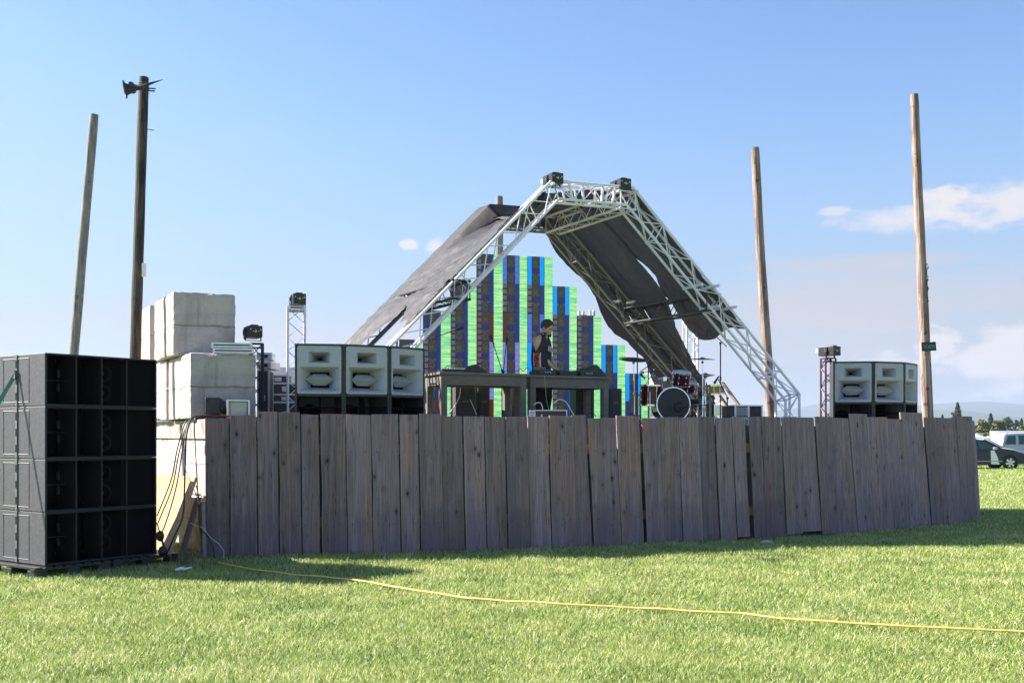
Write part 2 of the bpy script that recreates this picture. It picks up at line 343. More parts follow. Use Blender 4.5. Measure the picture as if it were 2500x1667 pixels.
# shade cloth
cloth, t, b = m_nodes('woven_shade_cloth'); b.inputs['Roughness'].default_value = 0.55
v = coords(t); f1 = tnoise(t, v, 55, 3, 0.8); f2 = tnoise(t, v, 4, 4, 0.6)
c = mixc(t, sstep(t, f1, 0.54, 0.78), (0.009, 0.007, 0.010), (0.054, 0.049, 0.053)); c = mixc(t, mth(t, 'MULTIPLY', sstep(t, f2, 0.45, 0.7), 0.4), c, (0.022, 0.020, 0.021))
t.links.new(c, b.inputs['Base Color']); addbump(t, b, mth(t, 'ADD', mth(t, 'MULTIPLY', f1, 0.4), f2), 0.7, 0.03)
tb = nn(t, 'ShaderNodeBsdfTransparent'); ms = nn(t, 'ShaderNodeMixShader'); out = t.nodes['Material Output']
wv = tnoise(t, v, 34, 1, 0.5); t.links.new(mth(t, 'ADD', 0.02, mth(t, 'MULTIPLY', sstep(t, wv, 0.5, 0.9), 0.06)), ms.inputs[0])
t.links.new(b.outputs[0], ms.inputs[1]); t.links.new(tb.outputs[0], ms.inputs[2]); t.links.new(ms.outputs[0], out.inputs[0])

# grass blades and soil
grassm, t, b = m_nodes('grass_blade'); at = nn(t, 'ShaderNodeAttribute', attribute_name='gr'); rv = at.outputs['Fac']
ramp = nn(t, 'ShaderNodeValToRGB'); t.links.new(rv, ramp.inputs[0]); cr = ramp.color_ramp
for i, (p, cc) in enumerate([(0.0, (0.03, 0.075, 0.015)), (0.25, (0.13, 0.22, 0.045)), (0.55, (0.36, 0.47, 0.12)), (0.8, (0.57, 0.62, 0.23)), (1.0, (0.80, 0.72, 0.46))]):
    if i < 2: e = cr.elements[i]; e.position = p
    else: e = cr.elements.new(p)
    e.color = (*cc, 1)
gl = tnoise(t, coords(t), 0.7, 4, 0.6); gcol = mixc(t, mth(t, 'MULTIPLY', sstep(t, gl, 0.45, 0.65), 0.22), ramp.outputs[0], (0.52, 0.50, 0.18))
t.links.new(gcol, b.inputs['Base Color']); b.inputs['Roughness'].default_value = 0.45; b.inputs['Specular IOR Level'].default_value = 0.4
tr = nn(t, 'ShaderNodeBsdfTranslucent'); t.links.new(gcol, tr.inputs[0]); ms = nn(t, 'ShaderNodeMixShader'); ms.inputs[0].default_value = 0.35
t.links.new(b.outputs[0], ms.inputs[1]); t.links.new(tr.outputs[0], ms.inputs[2]); t.links.new(ms.outputs[0], t.nodes['Material Output'].inputs[0])
soil, t, b = m_nodes('lawn_ground'); b.inputs['Roughness'].default_value = 0.9; b.inputs['Specular IOR Level'].default_value = 0.1
v = coords(t); s1 = tnoise(t, v, 9, 6, 0.7); s2 = tnoise(t, v, 0.12, 5, 0.6); s3 = tnoise(t, v, 1.3, 5, 0.6)
c = mixc(t, sstep(t, s1, 0.3, 0.7), (0.11, 0.16, 0.045), (0.25, 0.31, 0.10)); c = mixc(t, mth(t, 'MULTIPLY', sstep(t, s3, 0.4, 0.7), 0.5), c, (0.28, 0.31, 0.11))
c = mixc(t, mth(t, 'MULTIPLY', sstep(t, s2, 0.4, 0.7), 0.4), c, (0.34, 0.34, 0.13)); t.links.new(c, b.inputs['Base Color']); addbump(t, b, s1, 0.8, 0.06)
dirt = mat('bare_dirt', (0.16, 0.14, 0.13), 0.95, c2=(0.10, 0.09, 0.08), scale=6, bump=0.6, bscale=20, dist=0.03)
hillm = mat('hill_forest', (0.030, 0.060, 0.035), 0.95, c2=(0.06, 0.09, 0.04), scale=0.004, detail=8)
hillfar = mat('far_hill_forest', (0.04, 0.07, 0.05), 0.95, c2=(0.06, 0.09, 0.05), scale=0.003, detail=8)

# ---------------------------------------------------------------- LED screen materials
def emis(name, colour_fn, strength):
    m = bpy.data.materials.new(name); m.use_nodes = True; t = m.node_tree; b = t.nodes['Principled BSDF']
    b.inputs['Base Color'].default_value = (0.012, 0.012, 0.014, 1); b.inputs['Roughness'].default_value = 0.5
    c = colour_fn(t)
    if isinstance(c, tuple): b.inputs['Emission Color'].default_value = (*c, 1)
    else: t.links.new(c, b.inputs['Emission Color'])
    b.inputs['Emission Strength'].default_value = strength
    return m
PWID = 0.30; PHGT = 0.514
def objxyz(t):
    co = nn(t, 'ShaderNodeTexCoord'); s = nn(t, 'ShaderNodeSeparateXYZ'); t.links.new(co.outputs['Object'], s.inputs[0])
    oi = nn(t, 'ShaderNodeObjectInfo'); return s.outputs[0], s.outputs[2], oi.outputs['Random']
def c_ornament(t):
    x, z, r = objxyz(t); a = mth(t, 'ABSOLUTE', mth(t, 'SUBTRACT', mth(t, 'DIVIDE', x, PWID), 0.5)); vv = mth(t, 'DIVIDE', z, PHGT)
    cb = nn(t, 'ShaderNodeCombineXYZ'); t.links.new(mth(t, 'MULTIPLY', a, 7.0), cb.inputs[0]); t.links.new(mth(t, 'MULTIPLY', vv, 7.0), cb.inputs[1]); cb.inputs[2].default_value = 3.1
    n = tnoise(t, cb.outputs[0], 1.0, 3, 0.6)
    env = mth(t, 'ADD', 0.15, mth(t, 'MULTIPLY', mth(t, 'SINE', mth(t, 'MULTIPLY', vv, 9.42)), 0.09))
    body = sstep(t, mth(t, 'ADD', mth(t, 'SUBTRACT', env, a), mth(t, 'MULTIPLY', mth(t, 'SUBTRACT', n, 0.5), 0.9)), -0.03, 0.05)
    lace = sstep(t, mth(t, 'ABSOLUTE', mth(t, 'SUBTRACT', n, 0.52)), 0.02, 0.06)
    gold = mixc(t, lace, (0.02, 0.022, 0.014), (0.070, 0.072, 0.020))
    blue = mixc(t, sstep(t, a, 0.18, 0.5), (0.010, 0.018, 0.10), (0.015, 0.028, 0.20))
    c = mixc(t, body, blue, gold)
    row = mth(t, 'FRACT', mth(t, 'MULTIPLY', z, 110.0)); return mixc(t, mth(t, 'MULTIPLY', sstep(t, row, 0.5, 0.9), 0.35), c, (0.02, 0.02, 0.03))
def c_green(t):
    x, z, r = objxyz(t); cb = nn(t, 'ShaderNodeCombineXYZ'); zz = mth(t, 'ADD', z, mth(t, 'MULTIPLY', r, 9.0))
    t.links.new(mth(t, 'MULTIPLY', x, 2.5), cb.inputs[0]); t.links.new(mth(t, 'MULTIPLY', zz, 34.0), cb.inputs[1])
    n = tnoise(t, cb.outputs[0], 1.0, 3, 0.6)
    cb2 = nn(t, 'ShaderNodeCombineXYZ'); t.links.new(mth(t, 'MULTIPLY', x, 60.0), cb2.inputs[0]); t.links.new(mth(t, 'MULTIPLY', zz, 90.0), cb2.inputs[1])
    n2 = tnoise(t, cb2.outputs[0], 1.0, 2, 0.7)
    base = mixc(t, sstep(t, n, 0.4, 0.6), (0.05, 0.52, 0.20), (0.42, 0.76, 0.28)); base = mixc(t, mth(t, 'MULTIPLY', sstep(t, n2, 0.52, 0.66), 0.6), base, (0.78, 0.80, 0.45))
    return mixc(t, mth(t, 'MULTIPLY', sstep(t, n2, 0.46, 0.36), 0.55), base, (0.0, 0.42, 0.30))
def c_plaid(bgc, fg):
    def f(t):
        x, z, r = objxyz(t); fx = mth(t, 'FRACT', mth(t, 'MULTIPLY', x, 42.0)); fz = mth(t, 'FRACT', mth(t, 'MULTIPLY', z, 9.7)); fz2 = mth(t, 'FRACT', mth(t, 'MULTIPLY', z, 78.0))
        w = mth(t, 'MULTIPLY', mth(t, 'MULTIPLY', sstep(t, fx, 0.35, 0.5), sstep(t, fz, 0.28, 0.34)), sstep(t, fz2, 0.2, 0.35)); return mixc(t, w, bgc, fg)
    return f
def c_lines(bgc, fg):
    def f(t):
        x, z, r = objxyz(t); fz = mth(t, 'FRACT', mth(t, 'MULTIPLY', z, 46.0)); return mixc(t, sstep(t, fz, 0.45, 0.6), bgc, fg)
    return f
ES = 0.36
led = {'o': emis('led_ornament', c_ornament, ES*1.05), 'g': emis('led_green', c_green, ES*1.15), 'b': emis('led_blue', lambda t: (0.0, 0.27, 0.95), ES*1.1),
       'p': emis('led_plaid', c_plaid((0.02, 0.02, 0.05), (0.24, 0.21, 0.20)), ES), 'w': emis('led_red_plaid', c_plaid((0.045, 0.008, 0.015), (0.24, 0.15, 0.18)), ES),
       'r': emis('led_red', c_lines((0.04, 0.010, 0.012), (0.14, 0.022, 0.018)), ES), 'v': emis('led_violet', c_lines((0.06, 0.06, 0.30), (0.30, 0.28, 0.72)), ES*1.1),
       'l': emis('led_blue_lines', c_lines((0.02, 0.04, 0.30), (0.10, 0.26, 0.85)), ES)}

# ================================================================= SETTING
FE = [(430, 14.35), (499, 14.5), (700, 14.78), (1040, 15.07), (1290, 15.55), (1515, 16.07), (1700, 16.6), (1925, 17.35), (2050, 17.9), (2220, 19.2), (2317, 19.9), (2382, 21.2), (2420, 22.0)]
def fD(px): return float(np.interp(px, [p[0] for p in FE], [p[1] for p in FE]))
fl = [(PZ(p, 0, d).x, d) for p, d in FE]
def fenceY(x): return float(np.interp(x, [a for a, _ in fl], [b_ for _, b_ in fl]))

g = MB(); n = 40
xs = [-8800+17600*i/n for i in range(n+1)]
# ground: one sheet, finer near the camera
lv = [-8800, -3000, -1000, -300, -100, -40, -20, -10, 0, 10, 20, 40, 100, 300, 1000, 3000, 8800]
vsg = [(x, y, 0) for y in lv for x in lv]; k = len(lv)
g.add(vsg, [(j*k+i, j*k+i+1, (j+1)*k+i+1, (j+1)*k+i) for j in range(k-1) for i in range(k-1)])
tag(g.build('ground', soil), 'sunlit mown lawn stretching to the horizon', None, kind='structure')

def ridge(name, D, prof, depth, m, lab, amp):
    g = MB(); N = 260; M = 10; pa = [p[0] for p in prof]; pb = [p[1] for p in prof]; vs = []
    for i in range(N+1):
        az_ = -0.75+1.6*i/N; px = CX+F*math.tan(az_)
        h = (HY-float(np.interp(px, pa, pb)))/F*D/1.0
        for j in range(M+1):
            s = j/M; d = D - depth*0.5*(1-s) if s <= 1 else D
            hh = h*math.sin(s*math.pi/2)**1.3
            nz = noise.fractal(Vector((az_*14, s*2.2, D*0.001)), 1.0, 2.0, 5)*amp*h*(0.25+0.75*s)*0.5
            vs.append((d*math.tan(az_), d, max(0, hh+nz*(1 if j > 0 else 0))-(3 if j == 0 else 0)))
    g.add(vs, [(i*(M+1)+j, (i+1)*(M+1)+j, (i+1)*(M+1)+j+1, i*(M+1)+j+1) for i in range(N) for j in range(M)])
    # back slope so that the ridge is a solid hill
    bs = []
    for i in range(N+1):
        a = vs[i*(M+1)+M]; bs.append(a); bs.append((a[0]*1.12, a[1]*1.12, -3))
    g.add(bs, [(2*i, 2*i+2, 2*i+3, 2*i+1) for i in range(N)])
    tag(g.build(name, m, smooth=True), lab, None, kind='structure')
ridge('far_hill', 7000, [(-3000, 1000), (0, 1000), (1500, 1008), (1900, 1000), (1960, 993), (2010, 983), (2080, 989), (2240, 990), (2330, 984), (2420, 982), (2500, 985), (3500, 990)], 2500, hillfar, 'pale blue ridge on the horizon behind the trees', 0.10)
ridge('near_hill', 5200, [(-3000, 1025), (0, 1030), (1500, 1035), (1900, 1022), (2000, 1012), (2100, 1008), (2250, 1000), (2330, 998), (2380, 1003), (2420, 1012), (2500, 1016), (3500, 1015)], 1800, hillm, 'slightly darker blue ridge in front of the far ridge', 0.14)

# ---- grass blades (stuff)
def grass_points(n, x0, x1, y0, y1): return rng.uniform(x0, x1, n), rng.uniform(y0, y1, n)
def make_grass():
    X = []; Y = []; S = []
    def put(y0, y1, dens, xl, xr, hs):
        n = int((y1-y0)*(xr-xl)*dens)
        x, y = grass_points(n, xl, xr, y0, y1)
        k = (x > -0.5*y-1.3) & (x < 0.5*y+1.3); x = x[k]; y = y[k]
        fy = np.interp(x, [a for a, _ in fl], [b_ for _, b_ in fl], left=99, right=99)
        keep = ~((y > fy-0.02) & (x > fl[1][0])) & ~((x <= fl[1][0]) & (y > 16.5))
        X.append(x[keep]); Y.append(y[keep]); S.append(np.full(keep.sum(), hs))
    put(6.2, 8.5, 4800, -5.6, 5.6, 0.85); put(8.5, 11, 3900, -6.8, 6.8, 1.0); put(11, 14, 2600, -8.3, 8.3, 1.15); put(14, 18, 1900, -10.3, 10.3, 1.3); put(18, 24, 1300, 2, 13.3, 1.5); 
    put(24, 40, 420, 9, 21.3, 1.9); put(40, 75, 150, 15, 39, 2.8)
    x = np.concatenate(X); y = np.concatenate(Y); sc = np.concatenate(S); n = len(x)
    # patchiness: mown clumps
    pn = np.array([noise.noise(Vector((a*1.7, b_*1.7, 0))) for a, b_ in zip(x[:n:1], y[:n:1])]) if n < 700000 else np.zeros(n)
    h = (0.025+0.030*rng.random(n))*sc**0.6*(1+0.35*pn)
    tall = rng.random(n) < 0.02; h[tall] *= 1.7
    w = (0.0018+0.0020*rng.random(n))*sc
    an = rng.uniform(0, 2*np.pi, n); le = rng.uniform(0, 2*np.pi, n); lean = h*(0.25+1.0*rng.random(n))
    dx = np.cos(an)*w; dy = np.sin(an)*w; lx = np.cos(le)*lean; ly = np.sin(le)*lean
    V = np.zeros((n, 5, 3))
    V[:, 0] = np.stack([x-dx, y-dy, np.zeros(n)-0.002], 1); V[:, 1] = np.stack([x+dx, y+dy, np.zeros(n)-0.002], 1)
    V[:, 2] = np.stack([x+dx*0.8+lx*0.35, y+dy*0.8+ly*0.35, h*0.6], 1); V[:, 3] = np.stack([x-dx*0.8+lx*0.35, y-dy*0.8+ly*0.35, h*0.6], 1)
    V[:, 4] = np.stack([x+lx, y+ly, h], 1)
    me = bpy.data.meshes.new('grass'); me.vertices.add(n*5); me.vertices.foreach_set('co', V.reshape(-1))
    base = (np.arange(n)*5)[:, None]
    li = np.concatenate([base+np.array([[0, 1, 2, 3]]), base+np.array([[3, 2, 4]])], 1).reshape(-1)
    me.loops.add(n*7); me.loops.foreach_set('vertex_index', li.astype(np.int32))
    ls = np.concatenate([(np.arange(n)*7)[:, None], (np.arange(n)*7+4)[:, None]], 1).reshape(-1)
    me.polygons.add(n*2); me.polygons.foreach_set('loop_start', ls.astype(np.int32)); me.polygons.foreach_set('loop_total', np.tile([4, 3], n).astype(np.int32))
    me.update(calc_edges=True)
    gv = np.clip(rng.beta(2.2, 2.0, n)+0.22*pn+np.where(rng.random(n) < 0.10, 0.35, 0)+np.where(rng.random(n) < 0.14, -0.4, 0)+0.03, 0, 1)
    a = me.attributes.new('gr', 'FLOAT', 'POINT'); a.data.foreach_set('value', np.repeat(gv, 5).astype(np.float32))
    me.materials.append(grassm)
    o = bpy.data.objects.new('grass', me); col.objects.link(o); tag(o, 'short yellow green lawn grass covering the foreground', 'grass', kind='stuff')
make_grass()
# clover heads and dry bits scattered in the lawn
g = MB()
for i in range(420):
    y = 6.5+7.5*random.random()**1.5; x = random.uniform(-0.5, 0.5)*y*0.98
    if y > fenceY(x)-0.3: continue
    r = random.uniform(0.004, 0.007); g.ball((x, y, random.uniform(0.035, 0.055)), r, 6)
cm = mat('clover_head', (0.62, 0.55, 0.42), 0.9)
tag(g.build('clover_flowers', cm, smooth=True), 'tiny pale clover heads dotted through the lawn', 'clover', kind='stuff')
# bare strip under the fence
g = MB(); pts = []
for px in range(1640, 2090, 25):
    D = fD(px); a = PZ(px, 0.004, D-0.22-0.1*math.sin(px)); b_ = PZ(px, 0.004, D+0.4); pts.append((a, b_))
g.add([p for q in pts for p in q], [(2*i, 2*i+2, 2*i+3, 2*i+1) for i in range(len(pts)-1)])
tag(g.build('dirt_strip', dirt), 'bare grey dirt under the fence boards', None, kind='structure')

# ================================================================= FENCE
BT = [(499,559,1021),(560,626,1013.5),(627,678,1005),(679,733,1006.5),(734,778,1012),(781,843,1011),(843.5,905,1012),(905.5,972,1011),(974,1021,1012),(1022,1077,1010),
 (1078,1129,1015.5),(1130.5,1182,1016),(1183,1234,1017),(1234.5,1287,1017),(1289,1338,1016.5),(1339,1397,1015),(1397,1431,1013.5),(1434,1502,1020.5),(1504,1562.5,1015),(1565.5,1610,1020.5),
 (1611,1656,1018),(1656.5,1703,1018.5),(1703.5,1745.5,1017),(1746,1785.5,1020),(1788.5,1821,1017),(1828,1857.5,1017),(1862,1906.5,1017),(1907,1945,1017.5),(1946,1988.5,1018.5),(1989,2031.5,1017),
 (2033,2072.5,1020),(2073,2118,1010),(2118,2165.6,1018),(2166,2201,1023),(2201.5,2252.5,1007),(2257,2298.5,1019),(2299,2333.5,1020),(2334,2371.5,1016),(2372,2381,1026.5)]
BB = {20: .05, 21: .0, 22: .04, 23: .02, 24: .06, 25: .02, 26: .03, 27: .075, 28: .10, 29: .05}
fence = T('board_fence', 'long curved fence of weathered grey upright boards in front of the stage', 'fence', (0, 15.5, 0))
SH = ([500, 900, 1300, 1400, 1450, 1600, 1900, 2090, 2250, 2400], [2, 6, 7, 13, 18, 12, 14, 22, 20, 14])
g = MB(); BU = []
for i, (x0, x1, yt) in enumerate(BT):
    s0 = float(np.interp(x0, *SH)); s1 = float(np.interp(x1, *SH)); off = (0.012 if i % 2 else -0.012)+random.uniform(-0.005, 0.005); tw = random.uniform(-0.012, 0.012)
    D0 = fD(x0); D1 = fD(x1); zb = BB.get(i, 0.0)-0.01
    zt = P(x0, yt, (D0+D1)/2).z; sl_ = random.uniform(-0.006, 0.006)
    a = PZ(x0, zt+sl_, D0); b_ = PZ(x1, zt-sl_, D1); c_ = PZ(x1+s1, zb, D1); d_ = PZ(x0+s0, zb+random.uniform(-0.01, 0.01), D0)
    if i == 38:
        a = PZ(2372, zt, fD(2372)); b_ = PZ(2381, zt, fD(2381)+0.05); 
    tg = (b_-a); tg.z = 0; tg.normalize(); nrm = Vector((tg.y, -tg.x, 0))
    gap = random.uniform(0.003, 0.008) if i < 33 else -0.012
    NS = 14; vs = []
    w0 = random.uniform(0, 9)
    for j in range(NS+1):
        tt = j/NS
        l = d_.lerp(a, tt); r_ = c_.lerp(b_, tt)
        wob = 0.004*noise.noise(Vector((i*3.1, tt*4, 0))); wob2 = 0.004*noise.noise(Vector((i*3.1+50, tt*4, 0)))
        if i in (1, 3, 5, 7) and 0.3 < tt < 0.72: wob += 0.010*math.sin((tt-0.3)/0.42*math.pi)
        l = l+tg*(gap+wob); r_ = r_-tg*(gap+wob2)
        bow = 0.008*math.sin(tt*math.pi*1.0+w0)
        BU += [(0, l.z, 0), (1, r_.z, 0), (1, r_.z, 0), (0, l.z, 0)]
        vs += [l+nrm*(off+bow+tw), r_+nrm*(off+bow-tw), r_+nrm*(off+bow-tw-0.025), l+nrm*(off+bow+tw-0.025)]
    fs = []
    for j in range(NS):
        o = j*4; fs += [(o, o+1, o+5, o+4), (o+1, o+2, o+6, o+5), (o+2, o+3, o+7, o+6), (o+3, o, o+4, o+7)]
    fs += [(3, 2, 1, 0), (NS*4, NS*4+1, NS*4+2, NS*4+3)]
    g.add(vs, fs, 0, random.random())
fb = g.build('fence_boards', fencemat, fence, world=True, attr=True); ab = fb.data.attributes.new('bu', 'FLOAT_VECTOR', 'POINT'); ab.data.foreach_set('vector', [q for b3 in BU for q in b3]); bv = fb.modifiers.new('b', 'BEVEL'); bv.width = 0.0035; bv.segments = 2; bv.limit_method = 'ANGLE'
for zr in (0.45, 1.45):
    g = MB()
    for (pa, pb) in zip(FE[1:-3], FE[2:-2]):
        g.bar(PZ(pa[0], zr, pa[1]+0.11), PZ(pb[0]-2, zr, pb[1]+0.11), 0.03, 0.14)
    g.build('rail', rawwood, fence, world=True)
for px in range(520, 2150, 155):
    g = MB(); p = PZ(px, 0, fD(px)+0.16); g.box((p.x, p.y, 0.80), (0.09, 0.09, 1.6)); g.build('fence_post', rawwood, fence, world=True)

# stage platform behind the fence
DZ = 1.80
stg = T('stage_platform', 'raised plywood stage platform hidden behind the board fence', 'stage', (1, 18, 0))
poly = [(-3.1, 15.45)] + [(PZ(p, 0, d).x, d+0.28) for p, d in FE[3:-2]] + [(9.2, 24.0), (-6.2, 24.0), (-5.2, 19.0)]
n = len(poly); g = MB()
g.add([(x, y, DZ) for x, y in poly]+[(x, y, DZ-0.06) for x, y in poly], [tuple(range(n)), tuple(range(2*n-1, n-1, -1))]+[(i, i+n, (i+1) % n+n, (i+1) % n) for i in range(n)])
g.build('deck', plydeck, stg, world=True)
g = MB()
g.add([(x, y, DZ-0.062) for x, y in poly]+[(x, y, 0.01) for x, y in poly], [(i, i+n, (i+1) % n+n, (i+1) % n) for i in range(n)])
g.build('skirt', plydeck, stg, world=True)

# ================================================================= CONCRETE BLOCKS
YB = R(28); bd = Vector((math.cos(YB), math.sin(YB), 0)); bs_ = Vector((-math.sin(YB), math.cos(YB), 0))
def block(label, x, y, z, w, L, h, seed, loose=0.012, m=None):
    g = MB(); N = 10; bmv = []
    # subdivided box with chipped, uneven edges
    def face(o, u, v, nu, nv):
        vs = [o+u*(i/nu)+v*(j/nv) for j in range(nv+1) for i in range(nu+1)]
        g.add(vs, [(j*(nu+1)+i, j*(nu+1)+i+1, (j+1)*(nu+1)+i+1, (j+1)*(nu+1)+i) for j in range(nv) for i in range(nu)])
    Wv = Vector((w, 0, 0)); Lv = Vector((0, L, 0)); Hv = Vector((0, 0, h)); O = Vector((0, 0, 0))
    a, b_, c_ = 22, 34, 22
    face(O, Wv, Hv, a, c_); face(O+Wv, Lv, Hv, b_, c_); face(O+Wv+Lv, -Wv, Hv, a, c_); face(O+Lv, -Lv, Hv, b_, c_); face(O+Hv, Wv, Lv, a, b_); face(O+Lv, Wv, -Lv, a, b_)
    ctr = Vector((w/2, L/2, h/2)); nv = []
    for v in g.v:
        v = Vector(v); e = 0
        dx = min(v.x, w-v.x); dy = min(v.y, L-v.y); dz = min(v.z, h-v.z)
        near = sum(1 for q in (dx, dy, dz) if q < 0.03)
        pn = noise.fractal(v*3+Vector((seed*7.1, 0, seed)), 1.0, 2.0, 4)
        d = (ctr-v).normalized()
        if near >= 2: v = v+d*(0.006+0.045*abs(noise.noise(v*7+Vector((seed*3, 0, 0)))))
        v = v+d*(-0.010*pn); nv.append(tuple(v))
    g.v = nv
    o = g.build('concrete_block', m or concrete, loc=(x, y, z)); o.rotation_euler = (0, 0, YB)
    wd = o.modifiers.new('weld', 'WELD'); wd.merge_threshold = 0.0005
    return tag(o, label, 'concrete block', 'stacked concrete blocks')
block('topmost pale concrete block on the block stack left of the stage', -4.89, 15.6, 2.805, 0.90, 1.55, 0.925, 1)
block('brownish concrete block just behind and left of the topmost block', -5.80, 17.3, 2.805, 0.9, 1.5, 0.93, 2)
block('front concrete block of the middle row, silver rails lying on it', -4.47, 15.02, 1.885, 0.92, 1.62, 0.915, 3)
p = Vector((-4.47, 15.02, 1.885))+bs_*1.65
block('rear concrete block of the middle row, mostly behind the loudspeakers', p.x-0.03, p.y, 1.885, 0.92, 1.6, 0.91, 4)
b0 = Vector((-4.10, 14.56, 0))
block('lower front concrete block behind the left end of the fence, cables hanging over it', b0.x, b0.y, 0.0, 0.9, 1.75, 0.80, 5)
p = b0+bs_*1.77; block('lower rear concrete block behind the leaning board', p.x, p.y, 0.0, 0.9, 2.8, 0.80, 6)
block('upper front concrete block right under the timber beam, beside the fence end', b0.x, b0.y, 0.805, 0.9, 1.75, 0.79, 7)
p = b0+bs_*1.77; block('upper rear concrete block under the timber beam, half hidden by the loudspeakers', p.x, p.y, 0.805, 0.9, 2.8, 0.79, 8)
g = MB(); g.box((0.45, 2.28, 0.13), (0.9, 4.56, 0.27)); o = g.build('timber_beam', capwood, loc=(b0.x-0.02, b0.y-0.02, 1.602), bevel=0.01); o.rotation_euler = (0, 0, YB)
tag(o, 'wide weathered timber beam lying on the lower concrete blocks', 'beam')

# ================================================================= TRUSS + ROOF
U = Vector((math.cos(R(21)), math.sin(R(21)), 0)); TL = Vector((0.648, 17.5, 5.77)); BKV = Vector((-1.17, 2.2, 0)); BN = Vector((-U.y, U.x, 0))
WT = 1.474; RUN = 3.30; ZC = 2.38; TW = 0.29
outer = [(-RUN, DZ), (-RUN, ZC), (0, 5.77), (WT, 5.77), (WT+RUN, ZC), (WT+RUN, DZ)]
def offset_poly(pl, d):
    res = []; n = len(pl)
    for i in range(n):
        def nrm(a, b_):
            v = Vector((b_[0]-a[0], b_[1]-a[1])).normalized(); return Vector((v.y, -v.x))
        if i == 0: q = nrm(pl[0], pl[1]); res.append((pl[0][0]+q.x*d, pl[0][1])); continue
        if i == n-1: q = nrm(pl[-2], pl[-1]); res.append((pl[-1][0]+q.x*d, pl[-1][1])); continue
        n1_ = nrm(pl[i-1], pl[i]); n2_ = nrm(pl[i], pl[i+1]); m_ = (n1_+n2_).normalized(); k = d/m_.dot(n1_)
        res.append((pl[i][0]+m_.x*k, pl[i][1]+m_.y*k))
    return res
inner = offset_poly(outer, TW)
CR = 0.0235; BR_ = 0.0085
def lat(mb, a0, a1, b0_, b1_, n, r=BR_, m=0, post=False, ph=0):
    for i in range(n):
        t0 = i/n; t1 = (i+1)/n
        if (i+ph) % 2 == 0: mb.cyl(a0.lerp(a1, t0), b0_.lerp(b1_, t1), r, 6, m)
        else: mb.cyl(b0_.lerp(b1_, t0), a0.lerp(a1, t1), r, 6, m)
        if post: mb.cyl(a0.lerp(a1, t1), b0_.lerp(b1_, t1), r, 6, m)
    mb.cyl(a0, b0_, r*1.3, 6, m); mb.cyl(a1, b1_, r*1.3, 6, m)
def boxtruss(mb, c4a, c4b, n, m=0, cr=CR, br=BR_):
    for a, b_ in zip(c4a, c4b): mb.cyl(a, b_, cr, 10, m)
    for k in range(4): lat(mb, c4a[k], c4b[k], c4a[(k+1) % 4], c4b[(k+1) % 4], n, br, m, ph=k % 2)
def tr_sq(mb, p0, p1, w, n, m=0, cr=CR, br=BR_, up=(0, 0, 1)):
    d = (p1-p0).normalized(); u = Vector(up); s = d.cross(u)
    s = s.normalized() if s.length > 0.01 else Vector((1, 0, 0)); u = s.cross(d)
    q = [(s*i+u*j)*w/2 for i, j in ((-1, -1), (1, -1), (1, 1), (-1, 1))]
    boxtruss(mb, [p0+k for k in q], [p1+k for k in q], n, m, cr, br)
truss = T('roof_truss', 'tall white aluminium box truss arch frame carrying the stage roof', 'truss', (TL.x, TL.y, DZ))
def wpt(s, z, base, back=0.0): return base+U*s+BN*back+Vector((0, 0, z-5.77))
def arch(base, nm, seg_n, am=None):
    for i in range(5):
        g = MB()
        A = [wpt(*outer[i], base), wpt(*outer[i], base, TW), wpt(*inner[i], base, TW), wpt(*inner[i], base)]
        B = [wpt(*outer[i+1], base), wpt(*outer[i+1], base, TW), wpt(*inner[i+1], base, TW), wpt(*inner[i+1], base)]
        for a, b_ in zip(A, B): g.cyl(a, b_, CR, 10)
        for k in range(4):
            lat(g, A[k], B[k], A[(k+1) % 4], B[(k+1) % 4], seg_n[i], BR_*1.15, ph=k % 2)
            g.ball(A[k], CR*1.1, 8)
        if i in (1, 3):   # bolted splices: extra frames and coupler rings
            for tt in (0.17, 0.53, 0.88):
                c4 = [a.lerp(b_, tt) for a, b_ in zip(A, B)]
                for k in range(4):
                    g.cyl(c4[k], c4[(k+1) % 4], BR_*1.3, 6); d = (B[k]-A[k]).normalized(); g.cyl(c4[k]-d*0.03, c4[k]+d*0.03, CR*1.25, 10)
        if i == 2:
            for tt in (0.2, 0.36, 0.62, 0.78):
                g.cyl(A[0].lerp(B[0], tt), A[3].lerp(B[3], tt), 0.022, 8); g.cyl(A[1].lerp(B[1], tt), A[2].lerp(B[2], tt), 0.018, 8)
        g.build({0: 'truss_leg', 1: 'truss_rafter', 2: 'truss_top', 3: 'truss_rafter', 4: 'truss_leg'}[i], am or alu, truss, smooth=False, world=True)
arch(TL, 'front', [2, 12, 5, 12, 2]); arch(TL+BKV, 'back', [2, 11, 5, 11, 2], alushade)
def purlin(s, z, m, name='purlin', ext=0.0):
    g = MB(); d = BKV.normalized(); a = wpt(s, z, TL)-d*ext; b_ = wpt(s, z, TL)+BKV+d*ext; tr_sq(g, a, b_, TW, 9, 0, CR*0.95, BR_)
    g.build(name, m, truss, world=True)
purlin(WT-0.1, 5.56, alu, 'ridge_beam')
def onleg(z, side): k = (5.77-z)/(5.77-ZC)*RUN; return (WT+k-0.23) if side > 0 else (-k+0.23)
purlin(onleg(3.95, 1), 3.93, blackmetal); purlin(onleg(3.95, -1), 3.93, blackmetal)
d = BKV.normalized()
